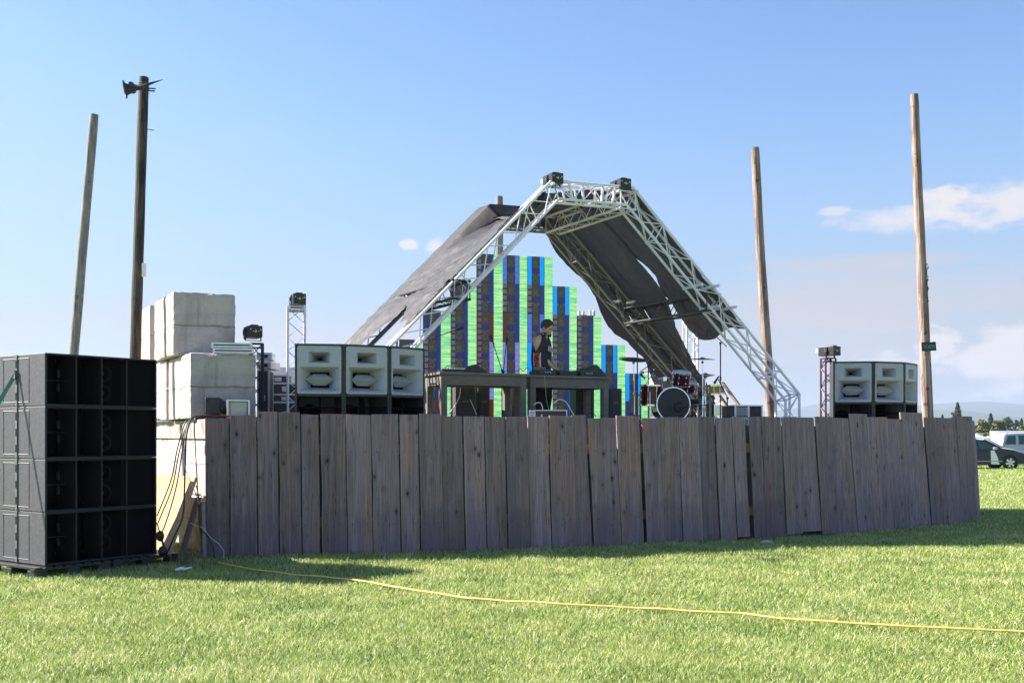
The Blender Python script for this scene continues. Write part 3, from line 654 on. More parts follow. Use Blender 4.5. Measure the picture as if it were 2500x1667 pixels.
for z in (4.2, 3.85):
    for bk in (0.0, TW):
        for ss in (0.0, -0.33):
            c0 = wpt(onleg(z, 1)+0.23+ss, z, TL, bk); g = MB(); g.cyl(c0-d*0.17, c0+d*0.12, 0.026, 10); g.build('coupler', alu, truss, world=True)
    for ss in (0.02, -0.3):
        c0 = wpt(onleg(z, 1)+0.2+ss, z, TL+BKV, 0); g = MB(); g.cyl(c0-d*0.15, c0+d*0.1, 0.028, 10); g.build('coupler', alu, truss, world=True)
for c0 in (wpt(-0.02, 5.7, TL), wpt(WT+0.02, 5.7, TL)): g = MB(); g.cyl(c0-d*0.1, c0+d*0.2, 0.024, 10); g.build('coupler', alu, truss, world=True)

# shade cloth: two strips thrown over the frame
path = offset_poly([(-RUN, DZ-0.3), (-RUN, ZC), (0, 5.77), (WT, 5.77), (WT+RUN, ZC), (WT+RUN, DZ-0.3)], -0.05)
pl_ = [Vector(p) for p in path]; cum = [0]
for a, b_ in zip(pl_, pl_[1:]): cum.append(cum[-1]+(b_-a).length)
def onpath(s):
    for i in range(5):
        if s <= cum[i+1] or i == 4:
            q = pl_[i].lerp(pl_[i+1], (s-cum[i])/(cum[i+1]-cum[i])); tv = (pl_[i+1]-pl_[i]).normalized(); return q, Vector((-tv.y, tv.x))
def s_at(z, side):
    if side < 0:
        for i in range(2):
            a, b_ = pl_[i], pl_[i+1]
            if a.y <= z <= b_.y: return cum[i]+(b_-a).length*(z-a.y)/(b_.y-a.y)
    for i in (3, 4):
        a, b_ = pl_[i], pl_[i+1]
        if b_.y <= z <= a.y: return cum[i]+(b_-a).length*(a.y-z)/(a.y-b_.y)
def strip(name, label, v0f, v1f, zl, zr, seed, NA=190, NV=34, lift=0.0):
    g = MB(); vs = []; lenB = BKV.length
    for j in range(NV+1):
        vv = j/NV
        sL = s_at(zl(vv), -1); sR = s_at(zr(vv), 1)
        for i in range(NA+1):
            s = sL+(sR-sL)*i/NA; q, nr = onpath(s); side = -1 if s < cum[2] else (1 if s > cum[3] else 0)
            h = q.y; v0 = v0f(h, side); v1 = v1f(h, side); v = v0+(v1-v0)*vv
            nz = noise.fractal(Vector((s*1.3+seed, v*2.2, seed)), 1.0, 2.0, 4); w2 = noise.noise(Vector((s*0.8-v*3, v*9+seed, 1.0)))
            vq = math.sin(min(1, max(0, (v-0.05)/0.95))*math.pi)
            top = math.exp(-((s-cum[2])/0.75)**2)
            sag = (-0.05 if s > cum[2] else -0.02)*vq-0.36*vq**0.6*top
            dist = sag+(0.045*nz+0.03*w2)*min(1, 0.3+vq)
            if (v < 0.22 and top < 0.2) or 0.86 < v < 1.15: dist = max(dist, 0.0)
            if v > 1.10: dist -= (v-1.10)*2.2*(1+0.2*nz)*(1+(max(0, 5.2-h)*0.55 if side > 0 else 0))
            crease = noise.noise(Vector((s*7+v*5, v*26+s*2.2, seed+9.0)))
            dist += 0.02*crease*(1.0 if h < 4.6 else 0.35)
            if h < 3.9: dist += -0.07*abs(math.sin(v*23+s*2))*(3.9-h)/2.0
            dist += lift
            z = q.y+nr.y*dist; sx_ = q.x+nr.x*dist
            vs.append(wpt(sx_, z, TL)+BKV*(v+0.012*nz))
    g.add(vs, [(j*(NA+1)+i, j*(NA+1)+i+1, (j+1)*(NA+1)+i+1, (j+1)*(NA+1)+i) for j in range(NV) for i in range(NA)])
    g.v = [tuple(v) for v in g.v]
    o = g.build(name, cloth, loc=tuple(wpt(0, 5.77, TL)), world=True, smooth=True)
    tag(o, label, 'shade cloth', 'dark shade cloths over the truss')
def fv1(h, side):
    base = (0.56 if side > 0 else 0.66)+0.015*math.sin(h*7)
    if side > 0 and 4.35 < h < 4.95: base -= 0.075*math.sin((h-4.35)/0.6*math.pi)
    if side < 0 and h < 4.1: base -= (4.1-h)*0.30
    return base
def bv0(h, side):
    if side > 0: return float(np.interp(h, [1.8, 2.9, 3.7, 4.25, 6], [0.97, 0.90, 0.72, 0.53, 0.53]))
    return 0.53+(max(0, 3.8-h)*0.17 if side < 0 else 0)
def bv1(h, side):
    b_ = 1.20+0.015*math.sin(h*5)
    return b_
strip('shade_cloth', 'dark grey shade cloth over the front half of the truss, ending ragged on both slopes', lambda h, s: 0.14 if s == 0 else (0.05 if s > 0 else float(np.interp(h, [5.0, 5.7], [0.02, 0.14]))), fv1, lambda v: 3.25+0.55*v+0.1*math.sin(v*9), lambda v: 3.50+0.06*math.sin(v*6), 3)
strip('shade_cloth', 'dark grey shade cloth over the rear half of the truss, hanging down to the deck', bv0, bv1, lambda v: 2.0, lambda v: 1.85, 3, lift=-0.012)

# ================================================================= LED WALL
LW = T('led_screen', 'stepped wall of glowing green and blue patterned LED panels behind the performer', 'LED screen', (0, 19.2, DZ), math.atan(0.31))
def ledX(px):
    k = (px-CX)/F; D = 19.2/(1-0.31*k); return k*D*math.sqrt(1+0.31**2)
pats = [['nn', 'pn', 'pn'], ['nn', 'pn', 'pn', 'wr'], ['pn', 'pn', 'pn', 'wr', 'wr'], ['pn', 'pn', 'wr', 'wv', 'wv', 'wr'], ['ll', 'pn', 'rn', 'vv', 'bv', 'bl'],
        ['bb', 'pn', 'll', 'bn', 'bn', 'bl'], ['bb', 'pn', 'pn', 'pn', 'pn'], ['pn', 'pn', 'pn', 'pn'], ['bb', 'nn', 'nn'], ['bb', 'nn']]
mods = [(968, 1012, 1030), (1034, 1076, 1100), (1101, 1142, 1164), (1165, 1205, 1227), (1227, 1268, 1288), (1288, 1329, 1350), (1350, 1389.5, 1409), (1410, 1448.5, 1468), (1469, 1507, 1527), (1527, 1565, 1585)]
pcache = {}
def panel(w, code):
    key = (round(w, 3), code)
    if key in pcache: return pcache[key]
    g = MB(); h = PHGT-0.002
    g.box((w/2, 0.035, h/2), (w-0.002, 0.06, h), 0)
    q = w*0.25
    segs = [(0.003, w-0.003, 1)]
    mats = [blackmetal, led['o' if code != 'g' else 'g']]
    if code != 'g' and code != 'nn':
        l, r_ = code; segs = []; x0 = 0.003; x1 = w-0.003
        if l != 'n': mats.append(led[l]); segs.append((x0, q, len(mats)-1)); x0 = q
        if r_ != 'n': mats.append(led[r_]); segs.append((w-q, x1, len(mats)-1)); x1 = w-q
        segs.append((x0, x1, 1))
    for a, b_, m in segs: g.quad((a, 0, 0.0005), (b_, 0, 0.0005), (b_, 0, h-0.0005), (a, 0, h-0.0005), m)
    me = bpy.data.meshes.new('led_panel'); me.from_pydata(g.v, [], g.f)
    for m in mats: me.materials.append(m)
    me.polygons.foreach_set('material_index', g.m); pcache[key] = me; return me
for (x0, x1, x2), pp in zip(mods, pats):
    nrow = len(pp)
    for r_, code in enumerate(pp):
        zz = -0.04+(nrow-1-r_)*PHGT
        for (a, b_, cde) in ((ledX(x0), ledX(x1), code), (ledX(x1), ledX(x2), 'g')):
            o = bpy.data.objects.new('led_panel', panel(round(b_-a-0.003, 2) if cde != 'g' else round(b_-a, 2), cde)); col.objects.link(o); o.parent = LW; o.location = (a, 0, zz)
g = MB()
for px in (1024, 1100, 1164, 1227, 1288, 1350, 1409, 1468, 1527, 1580):
    x = ledX(px)-0.05; hgt = PHGT*(2 if px > 1530 else 2.6); g.box((x, 0.10, hgt/2), (0.04, 0.05, hgt))
g.build('support_frame', blackmetal, LW)
g = MB()
for px in (1424, 1434, 1451, 1460): g.cyl((ledX(px), 0.2, 4*PHGT-0.1), (ledX(px), 0.2, 4*PHGT+(0.09 if px > 1440 else 0.06)), 0.022, 10)
g.cyl((ledX(1424), 0.2, 4*PHGT-0.02), (ledX(1460), 0.2, 4*PHGT-0.02), 0.018, 8); g.build('spigots', whitepl, LW)

# ================================================================= LOUDSPEAKER CABINETS (white horns)
def make_cab():
    w, d, H = 0.71, 0.50, 1.19; t_ = 0.03
    r = T('horn_loudspeaker', '', 'loudspeaker', (0, 0, 0), 0, 'white horn loudspeakers on the stage')
    g = MB()
    g.box((t_/2, d/2, H/2), (t_, d, H)); g.box((w-t_/2, d/2, H/2), (t_, d, H)); g.box((w/2, d/2, H-t_/2), (w-2*t_, d, t_)); g.box((w/2, d/2, t_/2), (w-2*t_, d, t_))
    g.box((w/2, d-t_/2, H/2), (w-2*t_, t_, H-2*t_)); g.box((w/2, d/2-0.01, 0.432), (w-2*t_, d-0.04, 0.03))
    g.build('cabinet', blackpaint, r, bevel=0.004)
    g = MB(); g.box((w/2, 0.20, 0.255), (w-2*t_, 0.36, 0.016)); g.box((w/2, 0.24, 0.34), (0.016, 0.24, 0.15)); g.box((w/2, 0.24, 0.13), (0.016, 0.24, 0.22))
    g.lathe([(0.13, 0), (0.155, 0.03), (0.1, 0.06), (0.05, 0.07), (0.0, 0.06)], 20, 0, Matrix.Translation((0.2, 0.44, 0.16)) @ Matrix.Rotation(R(90), 4, 'X'))
    g.build('bass_horn', subdark, r)
    # horn moulding
    g = MB(); X0, X1, Z0, Z1 = 0.034, w-0.034, 0.452, H-0.032; yf = 0.004; cx = w/2
    us = (cx-0.158, cx+0.158, Z1-0.255, Z1-0.085); ls = (cx-0.290, cx+0.290, Z1-0.675, Z1-0.305)
    rr = 0.03
    # outline with rounded corners, plate split into strips around the two mouths
    def rect(a, b_, c_, d_): g.add([(a, yf, c_), (b_, yf, c_), (b_, yf, d_), (a, yf, d_)], [(0, 1, 2, 3)])
    def corner(cx_, cz_, a0):
        vs = [(cx_, yf, cz_)]+[(cx_+rr*math.cos(a0+k*math.pi/12), yf, cz_+rr*math.sin(a0+k*math.pi/12)) for k in range(7)]
        g.add(vs, [(0, i+1, i+2) for i in range(6)])
    rect(X0+rr, X1-rr, Z1-rr, Z1); corner(X0+rr, Z1-rr, math.pi/2); corner(X1-rr, Z1-rr, 0)
    rect(X0+rr, X1-rr, Z0, Z0+rr); corner(X0+rr, Z0+rr, math.pi); corner(X1-rr, Z0+rr, 1.5*math.pi)
    rect(X0, X1, us[3], Z1-rr); rect(X0, us[0], us[2], us[3]); rect(us[1], X1, us[2], us[3]); rect(X0, X1, ls[3], us[2])
    rect(X0, ls[0], ls[2], ls[3]); rect(ls[1], X1, ls[2], ls[3]); rect(X0, X1, Z0+rr, ls[2])
    def funnel(o, thr, dep, lip=0.012):
        a, b_, c_, d_ = o
        L0 = [(a, yf, c_), (b_, yf, c_), (b_, yf, d_), (a, yf, d_)]; i_ = 0.010
        L1 = [(a+i_, yf+lip, c_+i_), (b_-i_, yf+lip, c_+i_), (b_-i_, yf+lip, d_-i_), (a+i_, yf+lip, d_-i_)]
        a2, b2, c2, d2 = thr; L2 = [(a2, dep, c2), (b2, dep, c2), (b2, dep, d2), (a2, dep, d2)]
        rings = [L0, L1]
        for k in range(1, 7):
            q = k/6; e = q**0.75; rings.append([tuple(Vector(p).lerp(Vector(s), e) if False else Vector((p[0]+(s[0]-p[0])*e, p[1]+(s[1]-p[1])*q, p[2]+(s[2]-p[2])*e))) for p, s in zip(L1, L2)])
        vs = [p for L in rings for p in L]
        g.add(vs, [(4*i+k, 4*i+(k+1) % 4, 4*i+4+(k+1) % 4, 4*i+4+k) for i in range(len(rings)-1) for k in range(4)])
    funnel(us, (cx-0.03, cx+0.03, Z1-0.185, Z1-0.155), 0.38); zc = (ls[2]+ls[3])/2
    funnel(ls, (cx-0.135, cx+0.135, zc-0.112, zc+0.112), 0.27)
    g.build('horn_moulding', hornwhite, r)
    g = MB(); g.box((cx, 0.39, Z1-0.17), (0.1, 0.02, 0.08)); g.box((cx, 0.29, zc), (0.36, 0.02, 0.28)); g.build('horn_throat', subdark, r)
    g = MB(); A = [(cx-0.215, 0.10, zc), (cx+0.215, 0.10, zc)]; Uq = [(cx-0.09, 0.20, zc+0.085), (cx+0.09, 0.20, zc+0.085)]; Lq = [(cx-0.09, 0.20, zc-0.085), (cx+0.09, 0.20, zc-0.085)]
    M_ = [(cx-0.07, 0.085, zc), (cx+0.07, 0.085, zc)]; Bk = [(cx-0.15, 0.27, zc), (cx+0.15, 0.27, zc)]
    g.add(A+M_+Uq+Lq+Bk, [(2, 3, 5, 4), (0, 2, 4), (3, 1, 5), (3, 2, 6, 7), (2, 0, 6), (1, 3, 7), (4, 5, 9, 8), (7, 6, 8, 9), (0, 4, 8), (1, 9, 5), (0, 8, 6), (1, 7, 9)])
    g.build('phase_plug', hornwhite, r)
    g = MB()
    for i in range(5):
        for zz in (Z0+0.014, Z1-0.014): g.ball((X0+0.05+i*(X1-X0-0.1)/4, yf, zz), 0.006, 6)
        for xx in (X0+0.012, X1-0.012): g.ball((xx, yf, Z0+0.08+i*(Z1-Z0-0.16)/4), 0.006, 6)
    g.build('screws', steel, r)
    return r
cab = make_cab()
def cabrow(x, y, angs, labels, first=None, sc=1.0):
    p = Vector((x, y, DZ))
    for a, lb in zip(angs, labels):
        if first is not None: first.location = p; first.rotation_euler = (0, 0, R(a)); first['label'] = lb; first.scale = (sc,)*3; first = None
        else: dup(cab, lb, tuple(p), R(a)).scale = (sc,)*3
        p = p+Vector((math.cos(R(a)), math.sin(R(a)), 0))*0.716*sc
cabrow(-3.035, 15.1, (8, 26, 47), ('left cabinet of the white horn trio beside the concrete blocks', 'middle cabinet of the white horn trio beside the concrete blocks', 'white horn cabinet next to the wooden tables, angled furthest right'), cab, 0.95)
cabrow(5.85, 19.7, (-10, 22, 52), ('white horn cabinet right beside the dark red truss tower', 'middle cabinet of the white horn trio at the right end of the stage', 'sharply turned narrow looking horn cabinet nearest the right tall pole'))

# ================================================================= SUBWOOFER STACK
SA = math.atan2(0.811, 0.585); SW = 1.51; SHh = 0.6165; SDp = 1.12
def make_sub():
    r = T('subwoofer', '', 'subwoofer', (0, 0, 0), 0, 'stacked black subwoofers'); w, d, h = SW, SDp, SHh-0.0025; e = 0.022; ln = 0.004
    g = MB()
    g.box((e/2, d/2, h/2), (e, d, h)); g.box((w-e/2, d/2, h/2), (e, d, h)); g.box((w/2, d/2, h-e/2), (w-2*e, d, e)); g.box((w/2, d/2, e/2), (w-2*e, d, e)); g.box((w/2, d-e/2, h/2), (w-2*e, e, h-2*e))
    g.build('cabinet', subedge, r, bevel=0.006)
    g = MB(); g.box((-0.0025, d/2, h/2), (0.005, d-0.01, h-0.012)); g.build('lit_side_panel', subpaint_lit, r, bevel=0.002)  # added slab in lighter paint: sunlight on this side put into the colour
    g = MB()
    for s in (0.396, 0.737, 1.083): g.box((s, 0.2, h/2), (0.016, 0.38, h-2*e))
    g.build('divider', subedge, r)
    g = MB(); g.box((w/2, 0.26, h-e-ln), (w-2*e-0.004, 0.50, ln)); g.box((w/2, 0.26, e+ln), (w-2*e-0.004, 0.50, ln)); g.box((w-e-ln, 0.26, h/2), (ln, 0.50, h-2*e-0.02)); g.build('shade_lining', subdark, r)  # added near-black sheets: shade inside the box painted as colour
    g = MB(); g.box(((1.083+w)/2+0.004, 0.05, h/2), (w-1.083-0.045, 0.02, h-2*e))
    g.box((0.56, 0.42, h/2), (0.33, 0.02, h-2*e)); g.quad((0.03, 0.10, e), (0.38, 0.42, e), (0.38, 0.42, h-e), (0.03, 0.10, h-e)); g.quad((0.74, 0.40, e), (1.07, 0.12, e), (1.07, 0.12, h-e), (0.74, 0.40, h-e))
    g.build('baffle', subdark, r)
    dvec = Vector((0.33, -0.28, 0)).normalized(); nv = Vector((-dvec.y, dvec.x, 0)); nv = -nv if nv.y > 0 else nv
    Mx = nv.to_track_quat('Z', 'Y').to_matrix().to_4x4()
    for zz in (0.18, 0.42):
        g = MB(); c_ = Vector((0.90, 0.265, zz-0.0)); Mx.translation = c_
        g.lathe([(0.115, 0.0), (0.115, 0.012), (0.10, 0.016), (0.085, 0.004), (0.04, -0.01), (0.03, 0.004), (0.0, 0.01)], 24, 0, Mx)
        g.build('driver', subedge2, r, smooth=True)
    g = MB(); g.box((0.2, 0.2, h*0.5), (0.34, 0.03, 0.006)); g.cyl((0.36, 0.33, h*0.3), (0.36, 0.33, h*0.45), 0.02, 8); g.cyl((0.36, 0.33, h*0.58), (0.36, 0.33, h*0.73), 0.02, 8); g.build('brace', subedge, r)
    # pressed outline and flying track on the left side
    g = MB(); x = -0.005
    for (y0, y1, z0, z1) in ((0.34, 0.90, 0.05, h-0.05),):
        for a, b_ in (((y0, z0), (y1, z0)), ((y1, z0), (y1, z1)), ((y1, z1), (y0, z1)), ((y0, z1), (y0, z0))): g.cyl((x, a[0], a[1]), (x, b_[0], b_[1]), 0.005, 6)
    g.build('side_moulding', subpaint_lit, r)
    g = MB(); g.box((-0.010, 0.60, h/2), (0.014, 0.036, h-0.01), 0)
    for i in range(3): g.box((-0.0185, 0.60, 0.12+0.19*i), (0.004, 0.016, 0.09), 1)
    g.build('flying_track', [steel, subdark], r)
    return r
sub = make_sub()
for i in range(4):
    loc = (-5.39, 12.49, 0.14+i*SHh)
    lb = ['bottom subwoofer of the black stack, standing on the plastic pallets', 'second subwoofer from the bottom of the black stack', 'third subwoofer from the bottom of the black stack', 'topmost subwoofer of the black stack at the left edge'][i]
    if i == 0: sub.location = loc; sub.rotation_euler = (0, 0, SA); sub['label'] = lb
    else: dup(sub, lb, loc, SA)
# pallets
sdir = Vector((0.585, 0.811, 0)); ndir = Vector((0.811, -0.585, 0)); ldir = -ndir
def pallet(label, x, y):
    r = T('plastic_pallet', label, 'pallet', (x, y, 0), SA, 'black plastic pallets'); w, d = 1.0, 1.15
    g = MB()
    for i in range(8): g.box((0.06+i*(w-0.12)/7, d/2, 0.121), (0.09, d, 0.022))
    g.box((w/2, 0.04, 0.104), (w, 0.08, 0.02)); g.box((w/2, d-0.04, 0.104), (w, 0.08, 0.02)); g.build('top_slats', rubber, r)
    for i in range(3):
        for j in range(3):
            g = MB(); g.box((0.09+i*(w-0.18)/2, 0.08+j*(d-0.16)/2, 0.048), (0.16, 0.15, 0.094)); g.build('foot', rubber, r, bevel=0.006)
o0 = Vector((-5.39, 12.49, 0))
p = o0-ndir*(-0.03)-sdir*0.16; pallet('left black plastic pallet under the subwoofer stack', p.x, p.y)
p = o0+ndir*0.03+sdir*0.86; pallet('right black plastic pallet sticking out past the subwoofer stack', p.x, p.y)
# strap
st = T('ratchet_strap', 'dark green ratchet strap hooked to the side of the top subwoofer', 'strap', (-5.85, 12.3, 0))
a = o0+ldir*0.60-sdir*0.03; a.z = 2.36
e_ = a+ldir*0.50-sdir*0.55; e_.z = 1.0; g = MB()
g.bar(a, e_, 0.045, 0.004, up=(0.3, -0.9, 0.1)); g.build('webbing', strapm, st, world=True)
g = MB(); g.tube([a+Vector((0, 0, 0.06)), a, a+Vector((0.01, -0.02, -0.05)), a+Vector((-0.02, 0, -0.02))], 0.012, 8); g.build('hook', steel, st, world=True)

# plywood sheet, boards and post left of the fence
q = [P(480, 1165, 14.05), P(415, 1352, 13.72), PZ(300, 0.11, 16.3), PZ(345, 1.10, 16.6)]
nrm_ = (q[1]-q[0]).cross(q[3]-q[0]).normalized(); nrm_ = nrm_ if nrm_.x < 0 else -nrm_
g = MB(); vs = q+[v-nrm_*0.018 for v in q]; g.add(vs, [(0, 1, 2, 3), (7, 6, 5, 4), (0, 4, 5, 1), (1, 5, 6, 2), (2, 6, 7, 3), (3, 7, 4, 0)])
tag(g.build('plywood_sheet', osb, loc=tuple(q[1]), world=True), 'yellowish plywood sheet leaning behind the subwoofers', 'plywood')
g = MB(); g.bar(P(468, 1175, 14.0), P(400, 1352, 13.66), 0.06, 0.03, up=nrm_); tag(g.build('timber_batten', rawwood, loc=tuple(P(400, 1352, 13.66)), world=True), 'pale timber batten along the edge of the leaning plywood', 'batten')
g = MB(); g.bar(P(484, 1215, 14.35), P(444, 1352, 13.95), 0.07, 0.035); tag(g.build('grey_plank', fencemat, loc=tuple(P(444, 1352, 13.95)), world=True, attr=True), 'grey plank leaning in the shade under the cables', 'plank')
g = MB(); a = P(494, 1225, 14.38); b_ = P(498, 1362, 14.33); g.cyl(b_, a, 0.045, 12); g.cyl(a-Vector((0, 0, 0.03)), a+Vector((0, 0, 0.006)), 0.048, 12)
tag(g.build('grey_pipe', steel, loc=tuple(b_), world=True), 'short grey upright pipe at the left end of the fence', 'pipe')

# weeds at the corner
g = MB()
for i in range(170):
    c0 = P(455+random.gauss(0, 16), 1368, 13.9+random.gauss(0, 0.25)); c0.z = 0; an = random.uniform(0, 6.28); h = random.uniform(0.08, 0.30); l = h*random.uniform(0.3, 1.0); wv_ = 0.004; c0 += Vector((0, 0, -0.01))
    dd = Vector((math.cos(an), math.sin(an), 0)); pp = Vector((-dd.y, dd.x, 0))*wv_
    m1 = c0+dd*l*0.4+Vector((0, 0, h*0.7)); m2 = c0+dd*l+Vector((0, 0, h*0.85))
    g.add([c0-pp, c0+pp, m1+pp*0.8, m1-pp*0.8, m2], [(0, 1, 2, 3), (3, 2, 4)])
weed = mat('weed_blade', (0.10, 0.14, 0.05), 0.6, c2=(0.25, 0.22, 0.12), scale=30)
tag(g.build('weed_clump', weed), 'scruffy tuft of long grass at the foot of the leaning planks', 'weeds')

# hanging cables
def cable(label, pts, r=0.007, m=None, cat='cable', group=None, name='cable', world=True):
    # Catmull-Rom through points
    P_ = [Vector(p) for p in pts]; P_ = [P_[0]*2-P_[1]]+P_+[P_[-1]*2-P_[-2]]; out_ = []
    for i in range(1, len(P_)-2):
        for k in range(8):
            t_ = k/8; a, b_, c_, d_ = P_[i-1:i+3]
            out_.append(0.5*((2*b_)+(c_-a)*t_+(2*a-5*b_+4*c_-d_)*t_*t_+(3*b_-a-3*c_+d_)*t_**3))
    out_.append(P_[-2]); g = MB(); g.tube(out_, r, 6)
    return tag(g.build(name, m or cablemat, loc=tuple(P_[1]), world=True, smooth=True), label, cat, group)
GC = 'cables hanging down from the timber beam'
cable('black cable furthest left, running from the beam to the subwoofers', [P(560, 1017, 14.7), P(500, 1016, 14.5), P(462, 1022, 14.35), P(448, 1042, 14.25), P(432, 1100, 14.0), P(418, 1170, 13.8), P(384, 1258, 13.5)], 0.008, group=GC)
cable('dark red cable beside the leftmost hanging cable', [P(560, 1019, 14.72), P(505, 1018, 14.5), P(468, 1022, 14.35), P(453, 1045, 14.25), P(436, 1110, 14.0), P(420, 1190, 13.8), P(386, 1275, 13.5)], 0.008, redcable, group=GC)
cable('black cable looping down to the knotted plugs by the pallet', [P(540, 1018, 14.7), P(480, 1019, 14.4), P(459, 1030, 14.3), P(448, 1080, 14.1), P(432, 1180, 13.75), P(410, 1260, 13.6), P(393, 1300, 13.5), P(383, 1275, 13.45)], 0.008, group=GC)
cable('thick black cable bundle in the middle of the hanging cables', [P(550, 1016, 14.75), P(485, 1016, 14.4), P(465, 1026, 14.3), P(455, 1062, 14.15), P(452, 1140, 13.95), P(450, 1200, 13.8), P(446, 1260, 13.7), P(425, 1310, 13.6), P(405, 1356, 13.55)], 0.011, group=GC)
cable('white cable twisting beside the thick black bundle', [P(540, 1015, 14.72), P(476, 1020, 14.38), P(462, 1040, 14.28), P(453, 1085, 14.1), P(450, 1130, 13.95), P(462, 1170, 13.85), P(476, 1200, 13.8), P(486, 1230, 13.85)], 0.005, whitecable, group=GC)
cable('red cable hanging nearest to the fence end', [P(600, 1017, 14.8), P(520, 1015, 14.5), P(484, 1017, 14.38), P(475, 1030, 14.3), P(477, 1100, 14.2), P(481, 1165, 14.0), P(484, 1230, 14.2)], 0.008, redcable, group=GC)
cable('thin grey wire curling over the lawn at the foot of the fence', [P(466, 1276, 14.1), P(480, 1284, 14.2), P(495, 1288, 14.25), P(515, 1312, 14.3), P(535, 1328, 14.25), P(546, 1345, 14.2), P(545, 1362, 14.2)], 0.005, whitecable)
cable('black cable running down the corner post', [P(479, 1185, 13.95), P(485, 1215, 14.1), P(487, 1285, 14.15), P(505, 1305, 14.2), P(520, 1335, 14.2), P(524, 1362, 14.2)], 0.007)
g = MB(); g.ball(P(391, 1308, 13.5), 0.055, 8, 0, (1, 1, 1.3)); g.ball(P(397, 1345, 13.5), 0.06, 8, 0, (1, 1, 1.2)); g.tube([P(387, 1300, 13.5), P(396, 1320, 13.5), P(401, 1340, 13.5)], 0.014, 6)
tag(g.build('cable_plugs', cablemat, loc=tuple(P(391, 1355, 13.5)), world=True, smooth=True), 'knot of black plugs hanging beside the subwoofer stack', 'plugs')

# ================================================================= POLES
def pole(label, pb, pt, D, wb, wt, m, name='wooden_pole', group='tall bare wooden poles', lean=0.0):
    b_ = P(pb[0], pb[1], D); t_ = P(pt[0], pt[1], D+lean); d = (b_-t_)/(t_.z-b_.z); base = b_+d*(b_.z+0.05)
    r = T(name, label, 'pole', tuple(Vector((base.x, base.y, 0))), 0, group); g = MB(); N = 40; pts = []; rs = []
    rb = wb/2/F*D; rt = wt/2/F*D
    for i in range(N+1):
        q = i/N; p_ = base.lerp(t_, q); p_ += Vector((noise.noise(Vector((q*3, D, 0))), 0, 0))*0.02
        pts.append(p_); rs.append((rb+(rt-rb)*q)*(1+0.05*noise.noise(Vector((q*14, D, 5)))))
    rs[-1] *= 0.93
    g.tube(pts, rs, 16); g.build('pole_shaft', m, r, world=True, smooth=False)
    return r, t_
pole('far left weathered pale pole, leaning slightly right', (179, 861), (230, 280), 20.5, 24, 21, pole_grey)
r2, top2 = pole('dark pole with two floodlights wired to its top', (330, 873), (351, 190), 16.2, 27, 25, pole_dark, lean=0.3)
pole('short visible tip of a pale pole rising behind the shade cloth', (1219, 700), (1219, 480), 27, 20, 18, pole_grey)
pole('tan pole behind the right foot of the truss', (1882, 1016), (1842, 361), 22.5, 27, 20, pole_tan)
r4, top4 = pole('tall tan pole at the right carrying a small dark sign', (2265, 1018), (2232, 231), 24, 29, 20, pole_tan)
# insulator pin, wires and small box on the dark pole
g = MB(); a = P(360, 316, 16.3); g.cyl(a, a+Vector((0.10, 0, -0.015)), 0.006, 6); g.build('pin', blackmetal, r2, world=True)
g = MB(); a = P(352, 660, 16.1); g.box(a, (0.05, 0.06, 0.2)); g.build('junction_box', whitepl, r2, world=True, bevel=0.004)
g = MB()
for dz in (-0.10, -0.13, -0.17, -0.24):
    c0 = Vector(top2)+Vector((0, 0, dz)); pts = [c0+Vector((math.cos(k/12*6.283)*0.085, math.sin(k/12*6.283)*0.085, 0.01*math.sin(k))) for k in range(13)]; g.tube(pts, 0.004, 5, caps=False)
g.build('wire_binding', steel, r2, world=True)
def flood(label, c0, aim, sc):
    r = T('floodlight', label, 'floodlight', tuple(c0), 0, 'floodlights wired to the dark pole'); ad = Vector(aim).normalized(); Mx = ad.to_track_quat('Z', 'Y').to_matrix().to_4x4(); Mx.translation = c0
    g = MB(); g.lathe([(0.0, -0.16), (0.03, -0.15), (0.035, -0.05), (0.05, 0.0), (0.09, 0.09), (0.115, 0.10), (0.13, 0.10), (0.132, 0.125), (0.11, 0.125), (0.10, 0.11)], 20, 0, Mx @ Matrix.Scale(sc, 4)); g.build('lamp_housing', blackmetal, r, world=True, smooth=False)
    g = MB(); g.lathe([(0.105, 0.105), (0.05, 0.112), (0.0, 0.115)], 20, 0, Mx @ Matrix.Scale(sc, 4)); g.build('lens', glassdark, r, world=True)
flood('larger black floodlight pointing left from the dark pole', P(324, 217, 16.1), (-1, -0.35, -0.22), 1.0)
flood('smaller black floodlight half hidden behind the dark pole', P(332, 212, 16.55), (-1, 0.4, -0.1), 0.7)
g = MB(); a = P(340, 213, 16.1); b_ = P(397, 195, 16.1); g.tube([a, a.lerp(b_, 0.3), b_], [0.02, 0.026, 0.004], 8)
g.cyl(P(358, 216, 16.1), P(380, 217, 16.1), 0.011, 8); g.cyl(P(358, 221.5, 16.1), P(378, 223, 16.1), 0.011, 8)
tag(g.build('lamp_bracket', blackmetal, loc=tuple(a), world=True), 'black metal spike and rods strapped across the dark pole top', 'bracket')
